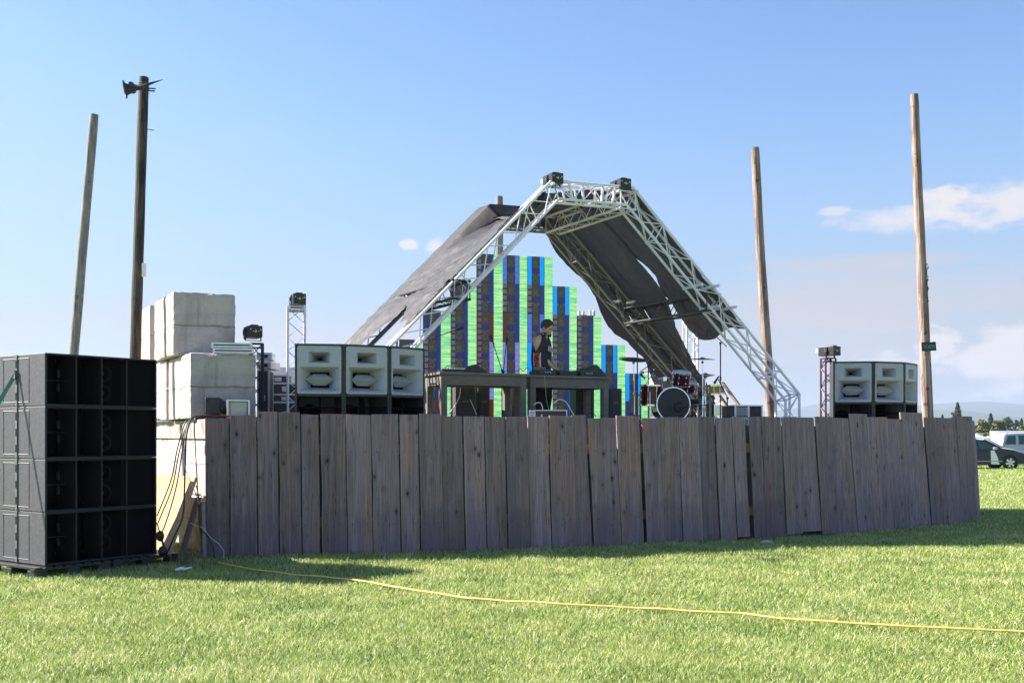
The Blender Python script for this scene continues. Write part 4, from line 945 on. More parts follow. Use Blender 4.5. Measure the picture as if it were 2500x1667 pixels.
# sign on the right pole
sg = T('pole_sign', 'small dark sign with green lettering nailed to the tall right pole', 'sign', tuple(P(2268, 846, 23.8)), R(-8))
g = MB(); g.prism([(-0.15, -0.10), (0.155, -0.09), (0.145, 0.075), (0.125, 0.11), (0.03, 0.095), (-0.16, 0.095)], -0.01, 0.01, 0); g.build('board', blackmetal, sg)
text('TICKETS', 0.075, mat('sign_green', (0.16, 0.42, 0.34), 0.6), sg, Matrix.Translation((0, -0.013, -0.01)) @ Matrix.Rotation(R(90), 4, 'X') @ Matrix.Diagonal((0.9, 1.5, 1, 1)))
g = MB()
for i in range(22):
    q = i/21; a = P(2264+2*math.sin(i), 645+q*90, 23.88); g.ball(a, random.uniform(0.012, 0.03), 5)
tag(g.build('climbing_wire', blackmetal, loc=tuple(P(2264, 735, 23.9)), world=True), 'clumped dark wire running down the right tall pole above its sign', 'wire')

# ================================================================= LASER PROJECTORS + TOWERS
def make_laser():
    r = T('laser_projector', '', 'laser projector', (0, 0, 0), 0, 'black laser projectors'); w, d, h = 0.205, 0.36, 0.17
    g = MB(); g.box((w/2, d/2, h/2), (w, d, h)); g.build('housing', blackmetal, r, bevel=0.004)
    g = MB(); g.box((w/2, 0.09, h+0.011), (0.11, 0.08, 0.022)); g.build('top_handle', rubber, r, bevel=0.004)
    for (x, s) in ((w*0.52, 0.042), (w*0.86, 0.030)):
        g = MB(); g.prism([(x-s/2, 0.072 if s > .04 else 0.10), (x+s/2, 0.072 if s > .04 else 0.10), (x, 0.072+s*1.15 if s > .04 else 0.10+s*1.15)], -0.002, 0.002); g.build('warning_triangle', yellowm, r)
    g = MB(); [g.cyl((x, -0.003, 0.09), (x, 0.002, 0.09), 0.006, 8) for x in (w*0.36, w*0.70)]; g.box((w*0.15, -0.001, 0.118), (0.02, 0.004, 0.012)); g.build('indicators', whitepl, r)
    g = MB(); g.box((-0.012, 0.16, 0.06), (0.012, 0.03, 0.19)); g.box((w+0.012, 0.16, 0.06), (0.012, 0.03, 0.19)); g.box((w/2, 0.16, -0.04), (w+0.04, 0.03, 0.01)); g.build('yoke', blackmetal, r)
    g = MB(); g.lathe([(0.0, 0), (0.03, 0), (0.03, 0.02), (0.0, 0.02)], 12, 0, Matrix.Translation((-0.02, 0.16, 0.09)) @ Matrix.Rotation(R(-90), 4, 'Y')); g.build('knob', rubber, r)
    g = MB(); g.box((w/2, d+0.03, h*0.80), (w*0.94, 0.07, 0.006), 0, Matrix.Translation((0, d, h*0.8)) @ Matrix.Rotation(R(-28), 4, 'X') @ Matrix.Translation((0, -d, -h*0.8))); g.box((0.006, d+0.03, h*0.6), (0.006, 0.08, 0.07)); g.box((w-0.006, d+0.03, h*0.6), (0.006, 0.08, 0.07)); g.build('front_hood', alucase, r)
    g = MB(); g.tube([(-0.015, 0.2, 0.14), (-0.04, 0.18, 0.05), (-0.03, 0.15, -0.03)], 0.006, 6); g.build('mains_lead', cablemat, r)
    return r
lz = make_laser()
lz.location = P(1348, 446, 17.42); lz.rotation_euler = (0, 0, R(24)); lz['label'] = 'laser projector on the left corner of the truss top'
dup(lz, 'laser projector on the right corner of the truss top', tuple(P(1515, 459, 17.88)), R(24))
dup(lz, 'laser projector on the silver truss tower beside the left horn trio', tuple(P(716, 743, 17.35)+Vector((0, 0, 0.01))), R(20))
dup(lz, 'laser projector on the black truss tower next to the concrete blocks', tuple(P(607, 824, 15.9)+Vector((0, 0, 0.01))), R(26))
dup(lz, 'laser projector on the dark red truss tower right of the stage', tuple(P(2035, 868, 20.2)+Vector((0, 0, 0.01))), R(34))
def tower(label, pxl, pxr, ytop, D, m, w, name='truss_tower', rz=0.0, z0=DZ, n=7, cr=0.022, br=0.008):
    c0 = PZ((pxl+pxr)/2, z0, D+w/2); zt = P(0, ytop, D).z
    r = T(name, label, 'truss tower', tuple(c0), R(rz), 'truss towers on the stage'); g = MB()
    tr_sq(g, Vector((0, 0, 0)), Vector((0, 0, zt-z0)), w, n, 0, cr, br, up=(0, 1, 0)); g.build('lattice', m, r)
    g = MB(); g.box((0, 0, zt-z0-0.06), (w+0.02, w+0.02, 0.012)); g.box((0, 0, 0.01), (w+0.15, w+0.15, 0.016)); g.build('plates', blackmetal, r)
    return r
tower('silver truss tower left of the white horn trio', 700, 746, 748, 17.45, alu, 0.27, rz=12, n=8)
redm = mat('dark_red_steel', (0.11, 0.03, 0.045), 0.45, 0.3)
tower('black truss tower beside the concrete blocks', 613, 640, 838, 16.0, blackmetal, 0.17, rz=15, n=6)
tower('dark red truss tower beside the right horn trio', 2010, 2034, 874, 20.35, redm, 0.20, rz=10, n=7, cr=0.018)
tower('silver truss tower seen behind the drum kit', 1672, 1700, 780, 23.0, alu, 0.24, rz=10, n=8)

# things left of the horn trio
g = MB()
r = T('led_bar_case', 'pair of flat silver rails stacked on the middle concrete block', 'light bars', tuple(P(514, 862, 15.2)), R(12))
for k in range(2):
    g = MB(); g.box((0.29+0.02*k, 0.08, 0.04+0.078*(1-k)), (0.56, 0.15, 0.07), 0); g.box((0.29+0.02*k, 0.002, 0.04+0.078*(1-k)), (0.50, 0.004, 0.018), 1); g.build('rail', [alucase, blackmetal], r, bevel=0.004)
r = T('floodlight_unit', 'black round backed lamp on the timber beam left of the grille rack', 'lamp', tuple(PZ(520, 1.875, 14.75)), R(20))
g = MB(); g.box((0, 0.05, 0.17), (0.21, 0.16, 0.24)); g.build('lamp_body', blackmetal, r, bevel=0.02)
g = MB(); g.lathe([(0.0, 0), (0.10, 0), (0.115, 0.03), (0.115, 0.08), (0.0, 0.09)], 20, 0, Matrix.Translation((0.09, 0.06, 0.16)) @ Matrix.Rotation(R(80), 4, 'Y')); g.build('lamp_ring', rubber, r)
g = MB(); g.box((0, 0.04, 0.015), (0.17, 0.14, 0.03)); g.box((-0.115, 0.05, 0.14), (0.008, 0.04, 0.26)); g.box((0, -0.035, 0.075), (0.22, 0.02, 0.02))
for x in (-0.06, 0.06): g.ball((x, -0.045, 0.08), 0.012, 6)
g.build('bracket', blackmetal, r)
r = T('amplifier_rack', 'small grey amplifier rack with a square vent grille in an aluminium frame', 'amplifier rack', tuple(PZ(553, 1.885, 14.7)), R(22))
g = MB(); g.box((0.155, 0.24, 0.12), (0.30, 0.46, 0.23)); g.build('rack_case', mat('rack_side_brown', (0.13, 0.11, 0.10), 0.6), r, bevel=0.004)
g = MB(); [g.box(c_, s_) for c_, s_ in (((0.012, -0.004, 0.12), (0.024, 0.03, 0.25)), ((0.298, -0.004, 0.12), (0.024, 0.03, 0.25)), ((0.155, -0.004, 0.238), (0.262, 0.028, 0.02)), ((0.155, -0.004, 0.004), (0.262, 0.028, 0.02)))]; g.build('frame', alucase, r)
g = MB(); g.box((0.155, 0.006, 0.12), (0.25, 0.012, 0.20), 0)
for i in range(13): g.box((0.065+i*0.0155, -0.003, 0.12), (0.003, 0.004, 0.17), 1)
for i in range(11): g.box((0.158, -0.006, 0.04+i*0.0165), (0.19, 0.003, 0.003), 1)
g.build('grille', [greyrack, alucase], r)
def flightcase(label, x, y, z, w, d, h, rz=0, m=None, name='flight_case', group='flight cases behind the towers'):
    r = T(name, label, 'flight case', (x, y, z), R(rz), group); g = MB(); g.box((w/2, d/2, h/2), (w, d, h)); g.build('case_body', m or blackpaint, r)
    g = MB(); e = 0.014
    for xx in (0, w):
        for yy in (0, d): g.box((xx, yy, h/2), (e*1.6, e*1.6, h+0.006))
    for zz in (0.004, h):
        for yy in (0, d): g.box((w/2, yy, zz), (w-0.03, e*1.3, e*1.3))
        for xx in (0, w): g.box((xx, d/2, zz), (e*1.3, d-0.03, e*1.3))
    g.build('edge_trim', alucase, r)
    g = MB(); g.box((w*0.5, -0.008, h*0.5), (min(0.12, w*0.4), 0.014, min(0.09, h*0.5))); g.build('latch', alucase, r, bevel=0.003)
    return r
q = PZ(652, DZ, 18.3); flightcase('lowest flight case in the pile behind the silver tower', q.x, q.y, DZ, 0.62, 0.5, 0.40, 5)
flightcase('flat flight case second in the pile behind the silver tower', q.x-0.01, q.y, DZ+0.41, 0.62, 0.5, 0.12, 5)
flightcase('dark flight case on the pile behind the silver tower', q.x+0.01, q.y, DZ+0.54, 0.60, 0.5, 0.18, 5)
flightcase('small black case topping the pile behind the silver tower', q.x+0.0, q.y, DZ+0.73, 0.36, 0.3, 0.13, 5)
q = PZ(629, DZ, 17.0); flightcase('tall black equipment rack behind the black tower', q.x, q.y, DZ, 0.17, 0.5, 0.87, 5)
for k, lb in enumerate(('lower silver case on top of the tall black rack', 'upper silver case on top of the tall black rack')):
    r = T('aluminium_case', lb, 'case', (q.x-0.02, q.y, DZ+0.885+k*0.145), R(-8+12*k), 'silver cases'); g = MB(); g.box((0.12, 0.2, 0.06), (0.24, 0.4, 0.115)); g.build('case_body', alucase, r, bevel=0.006)
    g = MB(); g.box((0.13, -0.008, 0.06), (0.10, 0.014, 0.05)); g.build('handle', blackmetal, r)
q = PZ(700, DZ, 16.6); g = MB(); g.box((0.05, 0.1, 0.07), (0.11, 0.2, 0.14)); o = g.build('brown_crate', brownbox, loc=tuple(q), bevel=0.004); tag(o, 'brown wooden crate at the foot of the silver tower beside the left horn cabinet', 'crate')
def canopy(label, x, y, w, z0, z1, zt, nm='canopy_tent', drop=0.3):
    r = T(nm, label, 'canopy tent', (x, y, 0), 0, 'white canopy tents'); g = MB(); c4 = [(-w/2, -w/2), (w/2, -w/2), (w/2, w/2), (-w/2, w/2)]; N = 10
    for k in range(4):
        a = Vector((*c4[k], z1)); b_ = Vector((*c4[(k+1) % 4], z1)); vs = []
        for j in range(N+1):
            for i in range(N+1):
                e = a.lerp(b_, i/N); v = e.lerp(Vector((0, 0, zt)), j/N); v.z -= 0.10*math.sin(j/N*math.pi)+0.05*math.sin(i/N*math.pi)*(1-j/N); vs.append(v)
        g.add(vs, [(j*(N+1)+i, j*(N+1)+i+1, (j+1)*(N+1)+i+1, (j+1)*(N+1)+i) for j in range(N) for i in range(N)])
        g.add([a, b_, b_-Vector((0, 0, drop)), a-Vector((0, 0, drop))], [(0, 1, 2, 3)])
    g.build('canopy', white, r, solid=0.01)
    for cx_2, cy_2 in c4:
        g = MB(); g.box((cx_2, cy_2, (z1+z0)/2), (0.05, 0.05, z1-z0)); g.build('leg', whitepl, r)
q = PZ(671, 0, 21.5); canopy('white canopy tent with one leg showing left of the silver tower', q.x+1.38, 23.0, 3.0, 0, 3.0, 3.3)
q = PZ(1560, 0, 34); canopy('white canopy tent seen beyond the drum kit', q.x+0.5, 36, 4.6, 0, 2.6, 3.75)

# ================================================================= TABLES + DJ GEAR
def table(label, x, y, w, d, rz):
    r = T('wooden_table', label, 'table', (x, y, DZ), R(rz), 'long plywood tables on the stage'); H = 0.805
    g = MB(); g.box((w/2, d/2, H-0.02), (w+0.06, d+0.06, 0.04)); g.build('tabletop', tablewood, r, bevel=0.004)
    g = MB(); [g.box(c_, s_) for c_, s_ in (((w/2, 0.02, H-0.12), (w-0.2, 0.03, 0.15)), ((w/2, d-0.02, H-0.12), (w-0.2, 0.03, 0.15)), ((0.02, d/2, H-0.12), (0.03, d-0.2, 0.15)), ((w-0.02, d/2, H-0.12), (0.03, d-0.2, 0.15)))]; g.build('apron', tablewood, r)
    for xx in (0.05, w-0.05):
        for yy in (0.05, d-0.05): g = MB(); g.box((xx, yy, (H-0.042)/2), (0.10, 0.10, H-0.042)); g.build('leg', tablewood, r, bevel=0.004)
    return r
TZ = DZ+0.805
table('left plywood table with a small mixer and green tinted wedge on it', -1.07, 16.3, 1.42, 0.72, 24)
table('right plywood table with the record decks', 0.29, 17.15, 1.42, 0.72, 24)
def wedge(label, x, y, z, w, rz, m=None, hs=1.0):
    r = T('floor_monitor', label, 'monitor speaker', (x, y, z), R(rz), 'wedge monitor speakers'); g = MB()
    g.prism([(0, 0), (w, 0), (w, 0.02), (w*0.66, 0.26*hs), (w*0.58, 0.27*hs), (0, 0.07*hs)], 0, 0.36); g.build('cabinet', m or blackpaint, r, bevel=0.006)
    g = MB(); g.quad((w*0.015, -0.0, 0.0), (w*0.02, -0.0, 0), (0, 0, 0), (0, 0, 0)) if False else g.box((w*0.29, 0.18, 0.176*hs), (w*0.50, 0.30, 0.006), 0, Matrix.Translation((w*0.29, 0.18, 0.176*hs)) @ Matrix.Rotation(-math.atan2(0.2*hs, w*0.58), 4, 'Y') @ Matrix.Translation((-w*0.29, -0.18, -0.176*hs)))
    g.build('grille', rubber, r)
    return r
greenpl = mat('green_black_grille', (0.02, 0.06, 0.03), 0.5)
q = P(1118, 905, 16.75); wedge('monitor wedge on the left table, seen side on', q.x, q.y, TZ, 0.47, 14, hs=0.55)
q = P(1412, 920, 17.75); wedge('monitor wedge on the right end of the right table', q.x, q.y, TZ, 0.52, 18, hs=0.78)
def deck(label, px, D, w, ds, rz, nm='media_player', lettering=True, knobs=8):
    q = PZ(px, TZ, D); r = T(nm, label, 'DJ deck', tuple(q), R(rz), 'players and mixer on the right table'); g = MB(); g.box((w/2, ds/2, 0.045), (w, ds, 0.08)); g.box((w/2, ds-0.06, 0.10), (w*0.6, 0.10, 0.03)); g.build('deck_body', rubber, r, bevel=0.005)
    if nm == 'media_player':
        g = MB(); g.lathe([(0.10, 0.085), (0.10, 0.098), (0.085, 0.102), (0.0, 0.10)], 24, 0, Matrix.Translation((w/2, ds*0.42, 0))); g.build('jog_wheel', blackmetal, r)
        g = MB(); g.box((w/2, ds-0.115, 0.13), (w*0.62, 0.012, 0.05), 0, None); g.build('display', glassdark, r)
        if lettering: text('Pioneer DJ', 0.026, whitepl, r, Matrix.Translation((w/2, -0.003, 0.055)) @ Matrix.Rotation(R(90), 4, 'X'))
    g = MB()
    for i in range(knobs): 
        g.cyl((0.03+i*(w-0.06)/(knobs-1), 0.05, 0.085), (0.03+i*(w-0.06)/(knobs-1), 0.05, 0.102), 0.007, 8); g.cyl((0.03+i*(w-0.06)/(knobs-1), 0.12, 0.085), (0.03+i*(w-0.06)/(knobs-1), 0.12, 0.10), 0.006, 8)
    g.build('knobs', steel, r)
deck('left media player under the performer\'s hands', 1316, 17.30, 0.31, 0.38, 24)
deck('mixer full of knobs between the two players', 1366, 17.46, 0.32, 0.38, 24, 'dj_mixer')
deck('right media player beside the monitor wedge', 1418, 17.62, 0.31, 0.38, 24)
q = PZ(1082, TZ, 16.45); r = T('small_mixer', 'small mixer with tangled leads on the left table', 'mixer', tuple(q), R(22)); g = MB(); g.box((0.2, 0.14, 0.03), (0.42, 0.26, 0.05)); g.build('mixer_body', rubber, r, bevel=0.005)
g = MB(); [g.cyl((0.04+0.04*i, 0.04+0.05*j, 0.055), (0.04+0.04*i, 0.04+0.05*j, 0.075), 0.007, 8) for i in range(9) for j in range(3)]; g.build('knobs', alucase, r)
cable('tangled black leads behind the small mixer', [P(1080, 905, 16.6), P(1088, 896, 16.7), P(1097, 893, 16.75), P(1094, 902, 16.7), P(1108, 898, 16.7), P(1120, 906, 16.7)], 0.005)
cable('black leads looping on the table left of the performer', [P(1262, 907, 17.3), P(1270, 900, 17.4), P(1278, 906, 17.45), P(1286, 898, 17.5), P(1296, 903, 17.5), P(1304, 908, 17.5)], 0.005)
cable('beige lead dropping from the right table in front of the performer', [P(1329, 917, 17.05), P(1332, 945, 17.0), P(1334, 975, 16.95), P(1340, 1000, 16.9)], 0.005, mat('beige_cable', (0.4, 0.32, 0.24), 0.6))
# subs and cases under the tables
def cabbox(label, px0, px1, y0, D, d, rz=0, nm='stage_subwoofer', m=None, grill=True):
    q = PZ(px0, DZ, D); w = (px1-px0)/F*D; h = P(0, y0, D).z-DZ
    r = T(nm, label, 'subwoofer', tuple(q), R(rz), 'black subwoofers on the stage'); g = MB(); g.box((w/2, d/2, h/2), (w, d, h)); g.build('cabinet', m or blackpaint, r, bevel=0.008)
    g = MB(); g.box((w/2, -0.006, h/2), (w-0.05, 0.008, h-0.05)); g.build('grille', rubber, r)
    g = MB(); g.box((w*0.5, -0.013, h*0.62), (0.10, 0.006, 0.03)); g.build('badge', subpaint_lit, r)
cabbox('tall dark subwoofer under the left table', 1112, 1160, 944, 17.3, 0.5, 10, m=mat('charcoal_grille', (0.06, 0.05, 0.055), 0.7))
cabbox('second dark subwoofer under the left table, nearer the middle leg', 1167, 1196, 944, 17.6, 0.5, 10, m=mat('charcoal_paint', (0.05, 0.04, 0.045), 0.7))
cabbox('dark subwoofer filling the space under the right table', 1406, 1452, 948, 18.35, 0.5, 10)
cabbox('black subwoofer standing right of the right table', 1488, 1520, 948, 18.3, 0.5, 14)
r = T('flight_case', 'black amplifier case with a white slotted end panel in front of the right table', 'flight case', tuple(P(1291, 1022, 16.35)), R(4))
r.location.z = DZ
g = MB(); g.box((0.345, 0.2, 0.11), (0.47, 0.4, 0.215)); g.build('case_body', blackpaint, r)
g = MB(); g.box((0.05, 0.0, 0.115), (0.10, 0.03, 0.235)); g.build('end_panel', whitepl, r, bevel=0.004)
g = MB(); [g.box((0.05, -0.017, 0.03+0.04*i), (0.07-0.03*(i % 2), 0.004, 0.012)) for i in range(6)]; g.build('end_slots', blackmetal, r)
g = MB(); [g.box(c_, s_) for c_, s_ in (((0.345, -0.002, 0.225), (0.48, 0.02, 0.014)), ((0.575, -0.002, 0.11), (0.014, 0.02, 0.22)), ((0.195, -0.002, 0.09), (0.02, 0.02, 0.15)), ((0.565, -0.01, 0.05), (0.03, 0.02, 0.03)))]; g.build('edge_trim', alucase, r)
cable('white lead arching over the left of the amplifier case', [P(1303, 988, 16.4), P(1312, 983, 16.4), P(1320, 984, 16.4), P(1324, 992, 16.35), P(1325, 1004, 16.3)], 0.008, whitecable)
cable('white lead arching over the right of the amplifier case', [P(1352, 985, 16.5), P(1360, 977, 16.5), P(1370, 975, 16.5), P(1382, 982, 16.5), P(1392, 998, 16.5), P(1402, 1015, 16.5)], 0.009, whitecable)
cable('white lead curving down under the left table', [P(1124, 946, 16.6), P(1122, 965, 16.6), P(1112, 988, 16.6), P(1096, 1010, 16.6)], 0.008, whitecable)
cable('second white lead under the left table', [P(1148, 975, 16.8), P(1155, 992, 16.8), P(1164, 1012, 16.8)], 0.006, whitecable)
cable('black lead lying in a loop by the right table leg', [P(1432, 1014, 16.9), P(1440, 1008, 16.9), P(1450, 1010, 16.9), P(1455, 1016, 16.9)], 0.007)

# ================================================================= MIC STANDS
def micstand(label, base_px, D, ytop, boom, mic, mich=None, z0=DZ, group='black microphone stands'):
    b_ = PZ(base_px, z0, D); r = T('microphone_stand', label, 'microphone stand', tuple(b_), 0, group); tp = P(base_px, ytop, D)
    g = MB(); g.cyl(b_, tp, 0.011, 8); g.cyl(b_.lerp(tp, 0.55), b_.lerp(tp, 0.60), 0.017, 8); g.build('pole', blackmetal, r, world=True)
    for k in range(3):
        g = MB(); an = k*2.094+0.5; g.cyl(b_+Vector((0, 0, 0.09)), b_+Vector((math.cos(an)*0.24, math.sin(an)*0.24, 0.012)), 0.009, 6); g.build('leg', blackmetal, r, world=True)
    if boom:
        a = P(*boom[0]); c_ = P(*boom[1]); g = MB(); g.cyl(a, c_, 0.008, 6); g.ball(tp, 0.024, 8); g.build('boom', blackmetal, r, world=True)
    if mic:
        a = P(*mic[0]); c_ = P(*mic[1]); g = MB(); dd = (c_-a).normalized(); g.tube([a, c_], [0.012, 0.02], 10); g.ball(c_+dd*0.012, 0.026, 10); g.build('microphone', rubber, r, world=True)
micstand('mic stand behind the left table, leaning boom on the left', 1226, 17.9, 905, ((1226, 905, 17.9), (1203, 835, 17.8)), ((1206, 842, 17.8), (1199, 823, 17.8)))
micstand('mic stand behind the left table, upright microphone on the right', 1229, 18.15, 908, ((1229, 908, 18.15), (1236, 840, 18.1)), ((1235, 842, 18.1), (1238, 829, 18.1)))
micstand('stand with a long boom reaching left across the LED wall', 1004, 17.6, 839, ((985, 846, 17.6), (1124, 803, 17.4)), ((1112, 807, 17.4), (1126, 802, 17.4)))
micstand('overhead mic stand left of the drum kit', 1556, 18.6, 832, ((1536, 841, 18.6), (1572, 814, 18.5)), None, group='drum microphone stands')
micstand('short boom stand between the two left cymbals', 1583, 18.9, 895, ((1562, 908, 18.9), (1600, 882, 18.8)), ((1575, 925, 18.3), (1566, 915, 18.3)), group='drum microphone stands')
micstand('tall mic stand with a drooping boom right of the drums', 1759, 18.4, 838, ((1774, 846, 18.4), (1730, 803, 18.3)), ((1728, 803, 18.3), (1727, 818, 18.3)), group='drum microphone stands')
micstand('low boom stand aimed at the wooden snare', 1776, 18.2, 972, ((1778, 974, 18.2), (1753, 925, 18.2)), ((1755, 918, 18.2), (1746, 932, 18.2)), group='drum microphone stands')
micstand('low stand with a boom reaching to the bass drum port', 1726, 18.3, 990, ((1728, 988, 18.3), (1668, 994, 18.0)), ((1672, 994, 18.0), (1664, 994, 17.98)), group='drum microphone stands')

# ================================================================= DRUM KIT
DD = 18.55
kit = lambda nm, lb, cat, p_: T(nm, lb, cat, tuple(p_), 0, 'pieces of the red drum kit')
def shell(g, c0, r, h, m=0, M=None, n=32): g.lathe([(r, -h/2), (r, h/2)], n, m, M if M is not None else Matrix.Translation(c0))
def drum(nm, label, c0, r, h, axis, mshell, topm, lugs=8, legs=False):
    o = kit(nm, label, 'drum', c0); M = Vector(axis).to_track_quat('Z', 'Y').to_matrix().to_4x4()
    M2 = M.copy()
    g = MB(); g.lathe([(r, -h/2), (r, h/2)], 32, 0, M2); g.build('shell', mshell, o, smooth=True)
    for s, mm in ((1, topm), (-1, topm)):
        g = MB(); g.lathe([(r*0.99, s*(h/2+0.004)), (r*0.5, s*(h/2+0.006)), (0.0, s*(h/2+0.006))], 32, 0, M2); g.build('drum_skin', mm, o)
        g = MB(); g.lathe([(r+0.002, s*(h/2-0.018)), (r+0.012, s*(h/2-0.016)), (r+0.012, s*(h/2+0.012)), (r-0.004, s*(h/2+0.012)), (r-0.004, s*(h/2+0.006))], 32, 0, M2); g.build('hoop', chrome, o, smooth=False)
    g = MB()
    for k in range(lugs):
        an = 2*math.pi*k/lugs+0.2; p0 = M2 @ Vector((math.cos(an)*(r+0.008), math.sin(an)*(r+0.008), -h/2)); p1 = M2 @ Vector((math.cos(an)*(r+0.008), math.sin(an)*(r+0.008), h/2)); g.cyl(p0, p1, 0.004, 6)
        for q_ in (0.28, 0.72): g.ball(p0.lerp(p1, q_), 0.014, 6)
    g.build('lugs', chrome, o)
    return o
c0 = P(1636, 988, DD); ax = Vector((0.12, -1, 0))
bdk = drum('bass_drum', 'large bass drum with a dark glossy front head, facing the lawn', c0, 0.285, 0.42, ax, drumred, drumhead, 10)
axn = ax.normalized(); M = axn.to_track_quat('Z', 'Y').to_matrix().to_4x4()
g = MB(); pc = P(1659, 993, DD-0.22)-c0; M3 = M.copy(); M3.translation = pc
g.lathe([(0.085, -0.01), (0.085, 0.004), (0.072, 0.008), (0.060, 0.0), (0.03, 0.0), (0.0, 0.004)], 24, 0, M3); g.build('port_ring', rubber, bdk)
g = MB(); [g.cyl((s*0.20, -0.12, -0.2), (s*0.36, -0.26, -0.37), 0.012, 8) for s in (-1, 1)]; g.build('spurs', chrome, bdk)
ft = drum('floor_tom', 'dark red floor tom left of the bass drum', P(1589, 965, DD-0.02), 0.185, 0.34, (0.03, -0.02, 1), drumred, drumwhite)
g = MB(); [g.cyl((math.cos(a_)*0.205, math.sin(a_)*0.205, 0.05), (math.cos(a_)*0.21, math.sin(a_)*0.21, -0.40), 0.008, 6) for a_ in (0.3, 2.4, 4.5)]; g.build('legs', chrome, ft)
drum('rack_tom', 'small dark red tom mounted above the bass drum', P(1663, 925, DD+0.05), 0.15, 0.22, (0.05, -0.28, 1), drumred, drumwhite)
drum('rack_tom', 'wider tom with chrome hoops just behind and right of the small tom', P(1679, 945, DD+0.35), 0.165, 0.16, (0.12, -0.25, 1), drumred, drumwhite)
drum('snare_drum', 'natural wood snare at the right of the kit', P(1745, 951, DD-0.1), 0.155, 0.15, (-0.05, -0.05, 1), snarewood, drumwhite, 10)
g = MB(); c1 = P(1620, 925, DD-0.05); g.cyl(c1-Vector((0.09, 0, 0)), c1+Vector((0.10, 0, 0.01)), 0.028, 10); g.cyl(c1+Vector((-0.02, 0, -0.02)), c1+Vector((-0.02, 0.1, -0.2)), 0.015, 8); g.box(c1+Vector((0.02, 0, 0)), (0.06, 0.07, 0.07))
tag(g.build('tom_mount', chrome, loc=tuple(c1), world=True, smooth=False), 'chrome tom holder on top of the bass drum', 'drum hardware', 'pieces of the red drum kit')
def cymbal(label, px, py, D, r, tilt, base_px=None, pair=False, nm='cymbal_stand'):
    c0 = P(px, py, D); bp = PZ(base_px or px, DZ, D); o = T(nm, label, 'cymbal', tuple(bp), 0, 'cymbals on chrome stands')
    M = Vector(tilt).to_track_quat('Z', 'Y').to_matrix().to_4x4(); M.translation = c0
    prof = [(0.0, 0.028), (0.02, 0.026), (0.045, 0.016), (0.055, 0.010), (r*0.6, 0.004), (r, -0.006), (r, -0.008), (r*0.6, 0.002), (0.05, 0.008), (0.0, 0.02)]
    g = MB(); g.lathe(prof, 36, 0, M); g.build('cymbal', bronze, o, world=True, smooth=True)
    if pair: M2 = M.copy(); M2.translation = c0-Vector((0, 0, 0.03)); g = MB(); g.lathe([(a_, -b_) for a_, b_ in prof], 36, 0, M2); g.build('cymbal', bronze, o, world=True, smooth=True)
    g = MB(); mid = bp.copy(); mid.z = DZ+0.55; g.cyl(bp, mid, 0.014, 8); g.cyl(mid, c0, 0.009, 8); g.ball(mid, 0.024, 8); g.cyl(c0, c0+Vector((0, 0, 0.05)), 0.007, 8); g.ball(c0-Vector((0, 0, 0.06)), 0.025, 8); g.build('stand_tube', chrome, o, world=True)
    for k in range(3):
        g = MB(); an = k*2.094+0.9; g.cyl(bp+Vector((0, 0, 0.20)), bp+Vector((math.cos(an)*0.26, math.sin(an)*0.26, 0.01)), 0.009, 6); g.build('leg', chrome, o, world=True)
cymbal('large ride cymbal tilted toward the lawn at the left of the kit', 1547, 877, 18.5, 0.255, (0.05, -0.24, 1), 1548)
cymbal('crash cymbal above the floor tom', 1596, 908, 18.7, 0.265, (-0.05, -0.06, 1), 1560)
cymbal('highest thin cymbal on the right side of the kit', 1715, 876, 18.7, 0.225, (0.02, -0.03, 1), 1716)
cymbal('hi-hat pair above the wooden snare', 1722, 914, 18.9, 0.17, (0.0, -0.02, 1), 1722, True, 'hi_hat')
st2 = kit('snare_stand', 'folding chrome snare stand under the wooden snare', 'drum hardware', PZ(1745, DZ, DD-0.1)); g = MB(); cc = PZ(1745, DZ, DD-0.1)
g.cyl(cc+Vector((0, 0, 0.05)), cc+Vector((0, 0, 0.42)), 0.013, 8)
for k in range(3): an = k*2.09; g.cyl(cc+Vector((0, 0, 0.18)), cc+Vector((math.cos(an)*0.22, math.sin(an)*0.22, 0.0)), 0.009, 6); g.cyl(cc+Vector((0, 0, 0.38)), cc+Vector((math.cos(an)*0.15, math.sin(an)*0.15, 0.46)), 0.009, 6)
g.build('stand_tube', chrome, st2, world=True)
r = kit('drum_stool', 'black drum stool behind the bass drum', 'stool', PZ(1690, DZ, 19.2)); g = MB(); g.lathe([(0, 0.40), (0.15, 0.40), (0.17, 0.43), (0.16, 0.48), (0, 0.49)], 20); g.build('seat', rubber, r)
g = MB(); g.cyl((0, 0, 0.1), (0, 0, 0.41), 0.015); [g.cyl((0, 0, 0.25), (math.cos(a_)*0.22, math.sin(a_)*0.22, 0), 0.01, 6) for a_ in (0, 2.1, 4.2)]; g.build('stool_legs', blackmetal, r)
g = MB()
for k in range(3): q = PZ(1512+k*16, DZ+0.012, 18.0+0.2*k); g.tube([q+Vector((math.cos(a_/8*6.283)*0.16, math.sin(a_/8*6.283)*0.16, 0.02*k)) for a_ in range(9)], 0.012, 6, caps=False)
g.box(PZ(1530, DZ+0.07, 18.1), (0.35, 0.3, 0.12)); g.box(PZ(1548, DZ+0.05, 17.9), (0.2, 0.2, 0.1)); tag(g.build('pedal_and_cables', rubber, loc=tuple(PZ(1530, DZ, 18.1)), world=True), 'black pedal box and coiled leads left of the floor tom', 'pedal')
